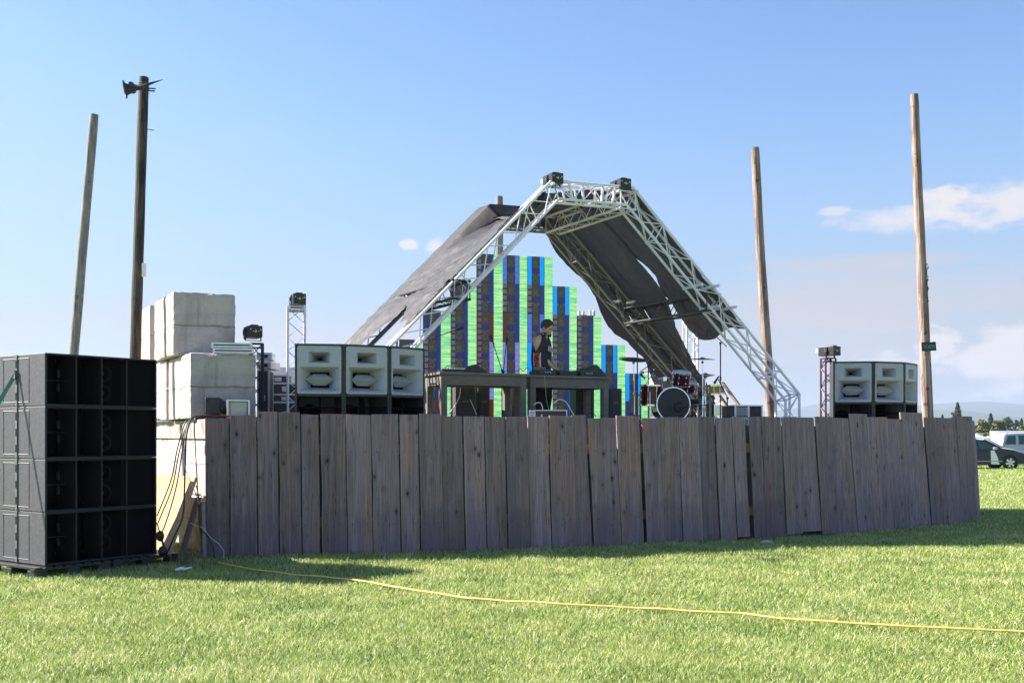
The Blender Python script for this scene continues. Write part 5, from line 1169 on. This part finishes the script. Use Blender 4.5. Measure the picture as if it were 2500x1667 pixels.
# road case with rack gear and timber braces
r = T('rack_case', 'aluminium edged rack case with grey gear right of the drums', 'rack case', tuple(PZ(1794, DZ, 18.3)), R(14))
g = MB(); g.box((0.25, 0.26, 0.175), (0.50, 0.50, 0.35)); g.build('case_body', blackpaint, r)
g = MB(); g.box((0.13, -0.004, 0.25), (0.22, 0.02, 0.15)); g.box((0.13, -0.004, 0.09), (0.22, 0.02, 0.15)); g.build('rack_gear', greyrack, r)
g = MB(); [g.box((0.05+0.055*i, -0.018, 0.13), (0.035, 0.006, 0.022)) for i in range(4)]; [g.cyl((0.21, -0.024, 0.20+0.05*j), (0.21, -0.014, 0.20+0.05*j), 0.010, 8) for j in range(3)]; g.build('buttons', whitepl, r)
g = MB(); [g.box(c_, s_) for c_, s_ in (((0.008, -0.004, 0.175), (0.022, 0.03, 0.36)), ((0.25, -0.004, 0.175), (0.03, 0.03, 0.36)), ((0.495, -0.004, 0.175), (0.022, 0.03, 0.36)), ((0.25, -0.004, 0.352), (0.52, 0.03, 0.02)), ((0.25, 0.26, 0.354), (0.52, 0.50, 0.014)))]; g.build('edge_trim', alucase, r)
g = MB(); g.box((0.385, -0.006, 0.07), (0.09, 0.014, 0.07)); g.build('handle', alucase, r, bevel=0.004)
g = MB(); g.bar(P(1756, 967, 20.3), P(1797, 1022, 20.0), 0.10, 0.04); g.bar(P(1764, 934, 20.3), P(1812, 1000, 20.1), 0.10, 0.04); tag(g.build('timber_brace', rawwood, loc=tuple(P(1797, 1022, 20)), world=True), 'pair of slanting raw timber braces behind the rack case', 'brace')
g = MB(); g.tube([P(1566, 1036, 16.1), P(1569, 1040, 16.08), P(1570, 1048, 16.08), P(1568, 1056, 16.1)], 0.010, 6); tag(g.build('red_cord', mat('red_cord', (0.5, 0.03, 0.03), 0.5), loc=tuple(P(1568, 1056, 16.1)), world=True), 'short loop of red cord poking through a fence gap', 'cord')

# ================================================================= PERSON
PD = 17.95; S_ = PD/F
def pp(px, py, dy=0.0): return P(px, py, PD)+Vector((0, dy, 0))
per = T('person', 'man in a black sleeveless basketball jersey looking down at the decks, headphones round his neck', 'person', tuple(PZ(1324, DZ, PD)))
g = MB()
def limb(pts, n=14):
    P0 = [Vector(p) for p, _ in pts]; rs = [r for _, r in pts]; Q = []; RR = []
    for i in range(len(P0)-1):
        for k in range(5): Q.append(P0[i].lerp(P0[i+1], k/5)); RR.append(rs[i]+(rs[i+1]-rs[i])*k/5)
    Q.append(P0[-1]); RR.append(rs[-1]); g.tube(Q, RR, n); g.ball(Q[0], RR[0]*0.98, 12); g.ball(Q[-1], RR[-1]*0.98, 12)
hip = pp(1322, 940); 
# trunk
def ell(z, cx_, cy_, a, b_): return (z, cx_, cy_, a, b_)
FW = Vector((0.86, -0.50, 0)).normalized()     # facing direction
SDV = Vector((FW.y, -FW.x, 0))                    # his right side, towards the camera
if SDV.y > 0: SDV = -SDV
def ring(c0, a, b_, n=28): return [c0+FW*math.cos(2*math.pi*k/n)*b_+SDV*math.sin(2*math.pi*k/n)*a for k in range(n)]
def loft(mb, rings, m=0, caps=True, mfn=None):
    n = len(rings[0]); o = len(mb.v)
    for r_ in rings: mb.v += [tuple(v) for v in r_]
    for i in range(len(rings)-1):
        for k in range(n):
            mb.f.append([o+i*n+k, o+i*n+(k+1) % n, o+(i+1)*n+(k+1) % n, o+(i+1)*n+k]); mb.m.append(mfn(i, k) if mfn else m); mb.a.append(0)
    if caps:
        mb.f.append([o+k for k in range(n-1, -1, -1)]); mb.m.append(m); mb.a.append(0); mb.f.append([o+(len(rings)-1)*n+k for k in range(n)]); mb.m.append(m); mb.a.append(0)
def tc(py, px): return pp(px, py)
trunk = [(tc(962, 1324), .155, .115), (tc(940, 1323), .165, .13), (tc(915, 1322), .15, .125), (tc(890, 1321), .16, .13), (tc(865, 1322), .18, .14), (tc(845, 1322), .195, .135), (tc(832, 1322), .20, .115), (tc(823, 1323), .15, .085), (tc(817, 1325), .075, .07)]
loft(g, [ring(*r_) for r_ in trunk])
# neck and head
hc = pp(1335, 800); nb = pp(1324, 822)
limb([(nb, .062), (pp(1330, 812), .058), (hc-Vector((0, 0, 0.03)), .06)])
HD = (FW*0.90+Vector((0, 0, -0.42))).normalized(); HS = SDV; HU = HD.cross(HS); HU = HU if HU.z > 0 else -HU
HM = Matrix((HS, HD, HU)).transposed().to_4x4(); HM.translation = hc    # local x: his right, y: forward, z: up
def hb(c_, sc, r=1.0): g.ball(HM @ Vector(c_), r, 16, 0, sc, HM.to_3x3())
hb((0, -0.005, 0.025), (0.085, 0.105, 0.100)); hb((0, 0.035, -0.035), (0.066, 0.070, 0.080)); hb((0, 0.062, -0.075), (0.040, 0.032, 0.030))
hb((0, 0.104, -0.010), (0.013, 0.020, 0.026)); hb((0, 0.112, -0.024), (0.017, 0.014, 0.012)); hb((0, 0.092, 0.022), (0.055, 0.014, 0.010))
hb((0, 0.098, -0.052), (0.024, 0.009, 0.006)); hb((0, 0.095, -0.062), (0.020, 0.010, 0.006))
for s in (-1, 1): hb((s*0.086, -0.005, -0.008), (0.012, 0.020, 0.034)); hb((s*0.040, 0.072, -0.025), (0.028, 0.026, 0.026))
# right arm (towards the camera) and left arm
shR = pp(1312, 832)+SDV*0.06; elR = pp(1333, 871)+SDV*0.11; wrR = pp(1357, 900)+SDV*0.07
limb([(shR, .062), (shR.lerp(elR, .35), .060), (shR.lerp(elR, .75), .050), (elR, .043), (elR.lerp(wrR, .25), .045), (elR.lerp(wrR, .7), .034), (wrR, .026)])
shL = pp(1322, 833)-SDV*0.17; elL = pp(1331, 872)-SDV*0.17; wrL = pp(1352, 900)-SDV*0.10
limb([(shL, .060), (shL.lerp(elL, .35), .058), (shL.lerp(elL, .75), .050), (elL, .043), (elL.lerp(wrL, .25), .044), (elL.lerp(wrL, .7), .034), (wrL, .026)])
limb([(pp(1322, 835), .09), (shR, .065)]); limb([(pp(1324, 835), .09), (shL, .062)])
def hand(w, d, side):
    d = Vector(d).normalized(); up = Vector((0, 0, 1)); lat_ = d.cross(up).normalized()
    pc = w+d*0.045; Mh = Matrix((lat_, d, lat_.cross(d))).transposed(); g.ball(pc, 1.0, 12, 0, (0.040, 0.050, 0.017), Mh)
    for i, L in enumerate((0.070, 0.080, 0.074, 0.058)):
        b_ = pc+d*0.035+lat_*(i-1.5)*0.019; m1 = b_+d*L*0.5+Vector((0, 0, 0.006)); m2 = m1+d*L*0.38-Vector((0, 0, 0.018)); m3 = m2+d*L*0.16-Vector((0, 0, 0.022)); g.tube([b_, m1, m2, m3], [.0095, .009, .008, .007], 8); g.ball(m3, .007, 8)
    b_ = w+d*0.025+lat_*side*0.032; m1 = b_+d*0.025+lat_*side*0.028-Vector((0, 0, 0.004)); m2 = m1+d*0.028+lat_*side*0.004-Vector((0, 0, 0.01)); g.tube([b_, m1, m2], [.012, .010, .008], 8); g.ball(m2, .008, 8)
hand(wrR, elR.lerp(wrR, 1.0)-elR+Vector((0.05, 0, 0.09)), -1); hand(wrL, wrL-elL+Vector((0.05, 0, 0.09)), 1)
for s in (1, -1):
    h0 = pp(1323, 955)+SDV*0.085*s; kn = PZ(1324, DZ+0.50, PD)+SDV*0.10*s+FW*0.03; an = PZ(1322, DZ+0.09, PD)+SDV*0.11*s-FW*0.02
    limb([(h0, .098), (h0.lerp(kn, .5), .08), (kn, .06), (kn.lerp(an, .3), .06), (an, .04)]); 
    limb([(an-Vector((0, 0, 0.04)), .042), (an+FW*0.12-Vector((0, 0, 0.055)), .036), (an+FW*0.17-Vector((0, 0, 0.06)), .028)])
bdy = g.build('body', skin, per, world=True, smooth=True)
rm = bdy.modifiers.new('remesh', 'REMESH'); rm.mode = 'VOXEL'; rm.voxel_size = 0.0075; rm.use_smooth_shade = True
sm = bdy.modifiers.new('smooth', 'SMOOTH'); sm.factor = 0.5; sm.iterations = 3
# eyes, brows
g = MB(); [g.ball(HM @ Vector((s*0.032, 0.093, 0.004)), 1, 10, 0, (0.013, 0.006, 0.007), HM.to_3x3()) for s in (-1, 1)]; g.build('eyes', subdark, per, world=True, smooth=True)
g = MB(); [g.ball(HM @ Vector((s*0.034, 0.104, 0.026)), 1, 10, 0, (0.022, 0.005, 0.005), HM.to_3x3()) for s in (-1, 1)]
# hair
def hair_pt(th, ph, k):
    v = Vector((math.sin(th)*math.cos(ph)*0.094, math.sin(th)*math.sin(ph)*0.113-0.006, math.cos(th)*0.108+0.028)); return HM @ (v*(1+k))
N1, N2 = 16, 32; vs = []
for i in range(N1+1):
    for j in range(N2):
        ph = 2*math.pi*j/N2; front = max(0, math.sin(ph)); lim = R(118)-R(66)*front**2.0+R(16)*max(0, -math.sin(ph)); th = lim*i/N1
        k = 0.03*noise.noise(Vector((th*6, ph*5, 0)))+0.05*noise.noise(Vector((th*14, ph*12, 3)))+(0.04 if i < N1-1 else (0.01 if i < N1 else -0.08)); vs.append(hair_pt(th, ph, k))
g.add(vs, [(i*N2+j, (i+1)*N2+j, (i+1)*N2+(j+1) % N2, i*N2+(j+1) % N2) for i in range(N1) for j in range(N2)])
g.build('hair', hairm, per, world=True, smooth=True)
# jersey
jo = mat('jersey_orange_panel', (0.62, 0.085, 0.025), 0.8, c2=(0.10, 0.01, 0.01), scale=26, amt=0.12, detail=1); jw = mat('jersey_white_piping', (0.72, 0.70, 0.70), 0.8)
jr = [(tc(968, 1324), .190, .150), (tc(950, 1324), .190, .152), (tc(930, 1323), .184, .150), (tc(912, 1322), .178, .146), (tc(890, 1321), .180, .150), (tc(875, 1321), .188, .155), (tc(862, 1322), .196, .156)]
def jm(i, k):
    a_ = 2*math.pi*(k+0.5)/56-math.pi/2; a_ = (a_+math.pi) % (2*math.pi)-math.pi; w = abs(a_+0.10)
    return 1 if w < 0.34 else (2 if w < 0.47 else 0)
g = MB(); loft(g, [[v+FW*0.004*math.sin(k*1.3+i) for k, v in enumerate(ring(*r_, n=56))] for i, r_ in enumerate(jr)], 0, False, jm)
# front/back panels and straps above the arm holes
def upper(sign):
    rows = []; Y = [(864, .196, .156, 1.0), (850, .192, .156, .80), (838, .185, .146, .68), (828, .165, .120, .64), (822, .130, .095, .66), (817.5, .098, .070, .72)]
    Y = [(862, .196, .156, 1.0), (857, .196, .156, .95), (850, .194, .156, .84), (842, .188, .150, .74), (836, .182, .142, .69), (828, .165, .120, .64), (822, .130, .095, .66), (817.5, .098, .070, .72)]
    for (py, a_, b_, wd) in Y:
        c0 = tc(py, 1322+(862-py)*0.04); row = []
        for k in range(21):
            u = (k/20*2-1)*wd*math.pi/2; row.append(c0+FW*math.cos(u)*b_*sign+SDV*math.sin(u)*a_)
        rows.append(row)
    o = len(g.v)
    for r_ in rows: g.v += [tuple(v) for v in r_]
    for i in range(len(rows)-1):
        for k in range(20):
            if i >= 5 and 6 <= k <= 13 and sign > 0: continue
            edge = (k in (0, 19) and i > 0) or (i >= 5 and sign > 0 and k in (5, 14)) or (i == 4 and sign > 0 and 6 <= k <= 13)
            g.f.append([o+i*21+k, o+i*21+k+1, o+(i+1)*21+k+1, o+(i+1)*21+k]); g.m.append(3 if edge else 0); g.a.append(0)
upper(1); upper(-1)
g.build('jersey', [jerseyblk, jo, jw, jerseyred], per, world=True, smooth=True, solid=0.006)
g = MB()   # swoosh like chest lettering, built as overlapping white strokes
cch = tc(856, 1322)+FW*0.168
for (a_, b_) in (((-0.06, 0.045), (0.06, 0.055)), ((-0.05, 0.01), (0.05, 0.02)), ((-0.05, 0.045), (-0.05, -0.02)), ((0.0, 0.05), (0.0, -0.02)), ((0.05, 0.055), (0.05, -0.01)), ((-0.05, -0.02), (0.05, -0.01))):
    g.bar(cch+SDV*a_[0]*1.2+Vector((0, 0, a_[1])), cch+SDV*b_[0]*1.2+Vector((0, 0, b_[1])), 0.010, 0.012, up=FW)
g.build('chest_emblem', jw, per, world=True)
g = MB()
for s in (1, -1):
    h0 = pp(1323, 950)+SDV*0.085*s; kn = PZ(1324, DZ+0.50, PD)+SDV*0.10*s+FW*0.03; an = PZ(1322, DZ+0.10, PD)+SDV*0.11*s-FW*0.02
    g.tube([h0, h0.lerp(kn, .5), kn, kn.lerp(an, .5), an], [.125, .112, .095, .09, .08], 16)
g.build('trousers', pants, per, world=True, smooth=True)
g = MB(); cn = pp(1327, 816)+FW*0.01; Mn = Matrix.Translation(cn)
pts = [cn+FW*math.cos(a_)*0.10+SDV*math.sin(a_)*0.10+Vector((0, 0, -0.02*math.cos(a_))) for a_ in [R(60+240*k/14) for k in range(15)]]
g.tube(pts, 0.012, 8); 
for p_ in (pts[0], pts[-1]): g.cyl(p_-FW*0.02+SDV*0, p_+FW*0.025, 0.036, 14)
g.build('headphones', rubber, per, world=True, smooth=False)
g = MB(); q = pts[-1] if pts[-1].y < pts[0].y else pts[0]; g.ball(q+SDV*0.035, 0.012, 8); g.build('headphone_badge', chrome, per, world=True)

# ================================================================= GRASS ITEMS
hp = [(532, 1371), (560, 1378), (640, 1391), (720, 1401), (800, 1408), (860, 1414), (912, 1419), (960, 1430), (1050, 1443), (1150, 1458), (1250, 1466), (1400, 1474), (1550, 1481), (1700, 1491), (1820, 1497), (1900, 1506), (2050, 1517), (2200, 1526), (2350, 1534), (2500, 1539), (2620, 1545)]
pts = []
for i, (px, py) in enumerate(hp):
    z = 0.045; D = (EYE-z)*F/(py-HY); pts.append((PZ(px, z, D)))
g = MB(); smp = []
for a, b_ in zip(pts, pts[1:]):
    for k in range(8): q = a.lerp(b_, k/8); q.z = 0.042+0.010*noise.noise(q*2.5); smp.append(q)
vs = []
for i, q in enumerate(smp):
    tg = (smp[min(i+1, len(smp)-1)]-smp[max(0, i-1)]).normalized(); sdv = Vector((-tg.y, tg.x, 0)); tw = 0.2*noise.noise(q*1.2)
    vs += [q+sdv*0.015+Vector((0, 0, 0.003+0.010*tw)), q+sdv*0.005+Vector((0, 0, 0.008)), q-sdv*0.008+Vector((0, 0, 0.005)), q-sdv*0.015-Vector((0, 0, 0.005)), q-sdv*0.010-Vector((0, 0, 0.010)), q+sdv*0.011-Vector((0, 0, 0.005))]
g.add(vs, [(i*6+k, i*6+(k+1) % 6, (i+1)*6+(k+1) % 6, (i+1)*6+k) for i in range(len(smp)-1) for k in range(6)])
tag(g.build('yellow_hose', rope, loc=tuple(smp[0]), world=True, smooth=True), 'flat yellow hose lying diagonally across the lawn', 'hose')
g = MB(); c0 = P(447, 1400, 12.85); c0.z = 0.05
g.tube([c0+Vector((-0.09, 0, 0.0)), c0+Vector((-0.03, 0.02, 0.015)), c0+Vector((0.03, 0, 0.01)), c0+Vector((0.10, 0.01, 0.03))], [0.012, 0.022, 0.016, 0.01], 7)
tag(g.build('paper_scrap', whitepl, loc=tuple(c0), world=True), 'crumpled white paper scrap on the grass beside the pallet', 'litter')
g = MB(); c0 = PZ(1872, 0.0, 16.3); g.ball(c0+Vector((0, 0, 0.02)), 0.11, 10, 0, (1, 0.5, 0.45)); tag(g.build('grey_stone', concrete, loc=tuple(c0), world=True, smooth=True), 'small grey stone at the foot of the fence', 'stone')

# ================================================================= CARS
def wheel(par, x, y, r, side):
    w = MB(); M = Matrix.Translation((x, y, r)) @ Matrix.Rotation(R(90), 4, 'X')
    w.lathe([(r*0.66, -0.10), (r*0.95, -0.11), (r, -0.07), (r, 0.07), (r*0.95, 0.11), (r*0.66, 0.10)], 28, 0, M); o = w.build('wheel', tyre, par, smooth=True)
    w = MB(); w.lathe([(r*0.66, 0.07*side*1.0), (r*0.60, 0.09*side)], 28, 0, M)
    for k in range(6): an = k*math.pi/3+0.3; c_, s_ = math.cos(an), math.sin(an); w.prism([(c_*0.04-s_*0.035, s_*0.04+c_*0.035), (c_*0.04+s_*0.035, s_*0.04-c_*0.035), (c_*r*0.64+s_*0.05, s_*r*0.64-c_*0.05), (c_*r*0.64-s_*0.05, s_*r*0.64+c_*0.05)], -0.095, -0.08, 0, Matrix.Translation((x, y, r)) @ (Matrix.Identity(4) if side > 0 else Matrix.Rotation(math.pi, 4, 'Z')))
    w.ball((x, y-0.09*side, r), 0.05, 8); w.build('rim', alucase, o)
    w = MB(); w.lathe([(0, 0.03*side), (r*0.66, 0.03*side)], 24, 0, M); w.build('brake_disc', blackmetal, o)
def car(label, loc, rz, prof, glassprof, paint, L, W_, wheels, r=0.335, group='parked cars beyond the fence', nm='parked_car', rails=False):
    # prof: side silhouette (x from rear 0 to nose L), glassprof: list of side window quads
    o = T(nm, label, 'car', loc, rz, group); g = MB(); n = len(prof); NY = 6; secs = []
    for j in range(NY+1):
        y = -W_/2+W_*j/NY; q = abs(2*j/NY-1); row = []
        for (x, z) in prof:
            tuck = 1.0; zz = z
            if z > 0.95: zz = z-(z-0.95)*0.03*q**6; yy = y*(1-(z-0.95)*0.30)
            else: yy = y*(1-0.02*(abs(z-0.6)))
            xx = L/2+(x-L/2)*(1-0.035*q**4); row.append((xx, yy, zz))
        secs.append(row)
    vs = [p for s in secs for p in s]
    g.add(vs, [(j*n+i, j*n+(i+1) % n, (j+1)*n+(i+1) % n, (j+1)*n+i) for j in range(NY) for i in range(n)]+[tuple(range(n-1, -1, -1)), tuple(NY*n+i for i in range(n))])
    ob = g.build('body', paint, o, bevel=0.02)
    for side in (-1, 1):
        for quad_ in glassprof:
            g = MB(); vs = []
            for (x, z) in quad_: vs.append((L/2+(x-L/2)*0.97, side*(W_/2*(1-(max(z, .95)-0.95)*0.30)+0.006), z))
            g.add(vs, [tuple(range(len(vs)))]); g.build('side_window', glassdark, o, solid=0.004)
    for (x, y) in [(wx, s*(W_/2-0.075)) for wx in wheels for s in (-1, 1)]: wheel(o, x, y, r, 1 if y < 0 else -1)
    for wx in wheels:
        M = Matrix.Translation((wx, 0, r)) @ Matrix.Rotation(R(90), 4, 'X')
        for s_ in (-1, 1): g = MB(); g.lathe([(r+0.05, s_*(W_/2+0.004)), (0, s_*(W_/2+0.004))], 24, 0, M); g.build('wheel_arch', tyre, o)
    return o
wag = [(0.05, 0.30), (0.0, 0.55), (0.02, 0.92), (0.28, 1.30), (0.42, 1.45), (1.2, 1.50), (2.1, 1.49), (2.7, 1.42), (3.45, 1.02), (4.1, 0.93), (4.55, 0.78), (4.72, 0.62), (4.74, 0.40), (4.6, 0.26), (2.4, 0.22), (0.3, 0.24)]
wg = [[(0.45, 0.98), (0.62, 1.36), (1.30, 1.41), (1.35, 0.98)], [(1.42, 0.98), (1.38, 1.41), (2.25, 1.41), (2.35, 0.98)], [(2.42, 0.98), (2.32, 1.40), (2.68, 1.35), (3.25, 1.00)]]
q = PZ(2465, 0, 52.0); c1 = car('dark blue grey station wagon closest to the right end of the fence', (q.x-3.85, 52.9, 0), R(-2), wag, wg, cardark, 4.75, 1.78, (0.85, 3.85))
g = MB(); g.add([(3.5, -0.78, 1.02), (3.5, 0.78, 1.02), (2.72, 0.70, 1.42), (2.72, -0.70, 1.42)], [(0, 1, 2, 3)]); ow = g.build('windscreen', glassdark, c1, solid=0.01); ow.location = (0.02, 0, 0.012)
g = MB(); g.box((3.1, -1.0, 1.02), (0.18, 0.16, 0.13)); g.build('door_mirror', carsilver, c1, bevel=0.03)
g = MB(); g.box((2.45, -0.905, 0.84), (0.2, 0.03, 0.03)); g.box((1.35, -0.905, 0.84), (0.2, 0.03, 0.03)); g.build('door_handle', cardark, c1)
g = MB(); g.box((2.35, -0.900, 0.40), (2.3, 0.02, 0.03)); g.build('side_trim', carsilver, c1)
g = MB(); g.box((4.62, -0.62, 0.70), (0.22, 0.36, 0.13)); g.build('headlight', glassdark, c1, bevel=0.03)
g = MB(); q2 = Vector((q.x-3.85, 52.9, 0))
g.prism([(2.92, 0.26), (3.32, 0.24), (3.22, 0.62), (3.06, 0.93), (2.90, 0.90)], -1.00, -0.965, 0); o = g.build('door_glare', whitepl, loc=(q2.x, q2.y, 0)); tag(o, 'white glare on the front door of the dark wagon, shaped as an added plate', 'board')  # added plate that gives the white reflection on the door a shape
suv = [(0.05, 0.40), (0.0, 0.7), (0.04, 1.05), (0.20, 1.55), (0.34, 1.72), (1.4, 1.78), (2.5, 1.76), (2.9, 1.68), (3.45, 1.18), (4.25, 1.08), (4.5, 0.95), (4.6, 0.7), (4.6, 0.42), (4.4, 0.32), (0.3, 0.32)]
sg_ = [[(0.30, 1.12), (0.46, 1.60), (0.95, 1.64), (0.90, 1.12)], [(1.12, 1.12), (1.12, 1.64), (1.92, 1.64), (1.98, 1.12)], [(2.08, 1.12), (2.04, 1.64), (2.75, 1.60), (3.2, 1.14)]]
q = PZ(2443, 0, 63); c2 = car('silver SUV with roof rails at the right edge', (q.x, 64, 0), R(2), suv, sg_, carsilver, 4.6, 1.82, (0.85, 3.75), 0.36)
g = MB(); [g.tube([(0.5, s*0.62, 1.76), (0.65, s*0.62, 1.84), (2.3, s*0.62, 1.84), (2.5, s*0.62, 1.77)], 0.02, 6) for s in (-1, 1)]; g.build('roof_rail', carsilver, c2)
q = PZ(2390, 0, 57.5); c3 = car('white hatchback mostly hidden behind the dark wagon', (q.x-1.9, 58.2, 0), R(-4), [(a*0.9, b_*0.97) for a, b_ in wag], [[(a*0.9, b_*0.97) for a, b_ in w_] for w_ in wg], carwhite, 4.28, 1.7, (0.8, 3.45), 0.31)
g = MB(); g.add([(3.15, -0.74, 0.99), (3.15, 0.74, 0.99), (2.45, 0.66, 1.375), (2.45, -0.66, 1.375)], [(0, 1, 2, 3)]); ow = g.build('windscreen', glassdark, c3, solid=0.01); ow.location = (0.02, 0, 0.012)

# ================================================================= BARNS + TREES
def barn(label, px0, px1, D, dep, hw, hr, open_=False):
    a = PZ(px0, 0, D); w = (px1-px0)/F*D; o = T('barn', label, 'barn', (a.x, D, 0), R(-24), 'pale roofed sheds beyond the cars'); g = MB()
    g.box((w/2, dep/2, hw/2), (w-0.4, dep-0.4, hw)); g.build('wall', barnwall, o)
    g = MB(); g.add([(-0.4, -0.4, hw), (w+0.4, -0.4, hw), (w+0.4, dep/2, hr), (-0.4, dep/2, hr), (w+0.4, dep+0.4, hw), (-0.4, dep+0.4, hw)], [(0, 1, 2, 3), (3, 2, 4, 5)]); g.build('roof', roofmetal, o, solid=0.12)
    g = MB(); g.add([(0.2, 0.2, hw), (0.2, dep-0.2, hw), (0.2, dep/2, hr-0.1)], [(0, 1, 2)]); g.add([(w-0.2, 0.2, hw), (w-0.2, dep-0.2, hw), (w-0.2, dep/2, hr-0.1)], [(0, 1, 2)]); g.build('gable', barnwall, o)
    g = MB(); [g.box((w*(0.15+0.2*i), 0.17, hw*0.42), (w*0.1, 0.08, hw*0.7)) for i in range(4)]; g.build('doorway', subdark, o)
barn('long shed with a pale metal roof behind the silver SUV', 2425, 2640, 125, 16, 1.2, 2.1)
q = PZ(2392, 0, 95); canopy('pale pitched canopy just over the roof of the dark wagon', q.x, 96, 2.0, 0, 1.43, 1.82, drop=0.12)
q = PZ(2424, 0, 100); canopy('second pale canopy between the wagon and the long shed', q.x, 101, 1.5, 0, 1.28, 1.58, drop=0.1)
leafs = [mat('leaf_'+n_, a_, 0.7, c2=b_, scale=0.6) for n_, a_, b_ in (('olive', (0.10, 0.115, 0.03), (0.16, 0.16, 0.05)), ('green', (0.055, 0.10, 0.035), (0.09, 0.13, 0.05)), ('bluegreen', (0.05, 0.085, 0.06), (0.08, 0.11, 0.07)), ('dark', (0.025, 0.05, 0.03), (0.04, 0.07, 0.035)))]
barkm = mat('bark', (0.09, 0.07, 0.05), 0.9, c2=(0.05, 0.04, 0.03), scale=5)
def tree(label, px, ytop, D, wpx, mi, kind='round', seed=0):
    rnd = random.Random(seed); H = P(px, ytop, D).z; W_ = wpx/F*D; o = T('tree', label, 'tree', (PZ(px, 0, D).x, D, 0), 0, 'trees beyond the sheds')
    g = MB(); g.tube([(0, 0, 0), (0.05*W_, 0, H*0.4), (0, 0, H*0.85)], [W_*0.045+0.1, W_*0.03+0.06, 0.03], 8)
    for k in range(5): an = k*1.3+seed; g.tube([(0, 0, H*(0.25+0.08*k)), (math.cos(an)*W_*0.3, math.sin(an)*W_*0.3, H*(0.45+0.09*k))], [0.1, 0.03], 6)
    g.build('trunk', barkm, o)
    g = MB(); n_ = 2600 if kind == 'round' else 1800; ls = W_*0.055+0.10
    if kind == 'round':
        cl_ = [(Vector((rnd.uniform(-.33, .33)*W_, rnd.uniform(-.33, .33)*W_, H*rnd.uniform(0.30, 0.86))), W_*rnd.uniform(0.13, 0.24)) for _ in range(17)]+[(Vector((0, 0, H*0.88)), W_*0.14)]
    for i in range(n_):
        if kind == 'round':
            c_, r_ = rnd.choice(cl_); v = Vector((rnd.gauss(0, 1), rnd.gauss(0, 1), rnd.gauss(0, 1))).normalized()*r_*rnd.random()**0.35; v.z *= 0.8; p_ = c_+v
            if p_.z > H: p_.z = H-rnd.random()*0.3
        else:
            q_ = rnd.random()**0.75; tier = 1-(q_*9 % 1)*0.35; rad = W_*0.5*(1-q_)**0.6*tier*(0.3+0.7*rnd.random()); an = rnd.uniform(0, 6.28); p_ = Vector((math.cos(an)*rad, math.sin(an)*rad, H*(0.08+0.92*q_)-rad*0.25))
        a_ = Vector((rnd.gauss(0, 1), rnd.gauss(0, 1), rnd.gauss(0, 1))).normalized(); b_ = a_.cross(Vector((rnd.gauss(0, 1), rnd.gauss(0, 1), rnd.gauss(0, 1)))).normalized(); s_ = ls*rnd.uniform(0.5, 1.2)
        g.add([p_-a_*s_, p_+b_*s_*0.6, p_+a_*s_, p_-b_*s_*0.6], [(0, 1, 2, 3)])
    g.build('crown', leafs[mi], o)
tree('tall dark conifer standing alone just above the fence end', 2338, 983, 330, 40, 3, 'cone', 1)
tree('rounded green tree hugging the left side of the lone conifer', 2325, 1000, 330, 22, 2, 'round', 2)
tree('bushy olive tree immediately right of the fence end', 2398, 1022, 260, 42, 0, 'round', 3)
tree('slim dark conifer rising between the two olive trees', 2419, 1009, 300, 28, 3, 'cone', 4)
tree('second bushy olive tree right of the slim conifer', 2438, 1024, 262, 40, 0, 'round', 5)
tree('tall grey green tree above the long shed', 2460, 1013, 290, 30, 2, 'round', 6)
tree('narrower blue green tree touching the tall grey green tree', 2480, 1020, 292, 18, 2, 'round', 7)
tree('small dark conifer at the right edge', 2494, 1022, 310, 24, 3, 'cone', 8)
tree('low yellow green tree below the conifer at the right edge', 2500, 1034, 255, 28, 1, 'round', 9)
tree('green tree partly behind the fence end', 2375, 1030, 270, 26, 1, 'round', 10)
tree('small tree tip showing over the fence left of the lone conifer', 2301, 1012, 335, 22, 2, 'cone', 11)
for k in range(6): tree('distant olive tree %s the right edge of view' % ('just beyond',), 2535+k*38, 1020+8*math.sin(k*2), 265+10*k, 38, k % 3, 'round', 20+k)

# ================================================================= HAZE
hz_m = bpy.data.materials.new('haze_air'); hz_m.use_nodes = True; t = hz_m.node_tree; t.nodes.clear()
pv = nn(t, 'ShaderNodeVolumePrincipled'); pv.inputs['Color'].default_value = (0.62, 0.72, 0.92, 1); pv.inputs['Density'].default_value = 0.00014; pv.inputs['Anisotropy'].default_value = 0.2
mo = nn(t, 'ShaderNodeOutputMaterial'); t.links.new(pv.outputs[0], mo.inputs['Volume'])
g = MB(); g.box((0, 0, 150), (18200, 18200, 302)); tag(g.build('haze', hz_m), 'thin pale summer haze over the fields', 'haze', kind='stuff')
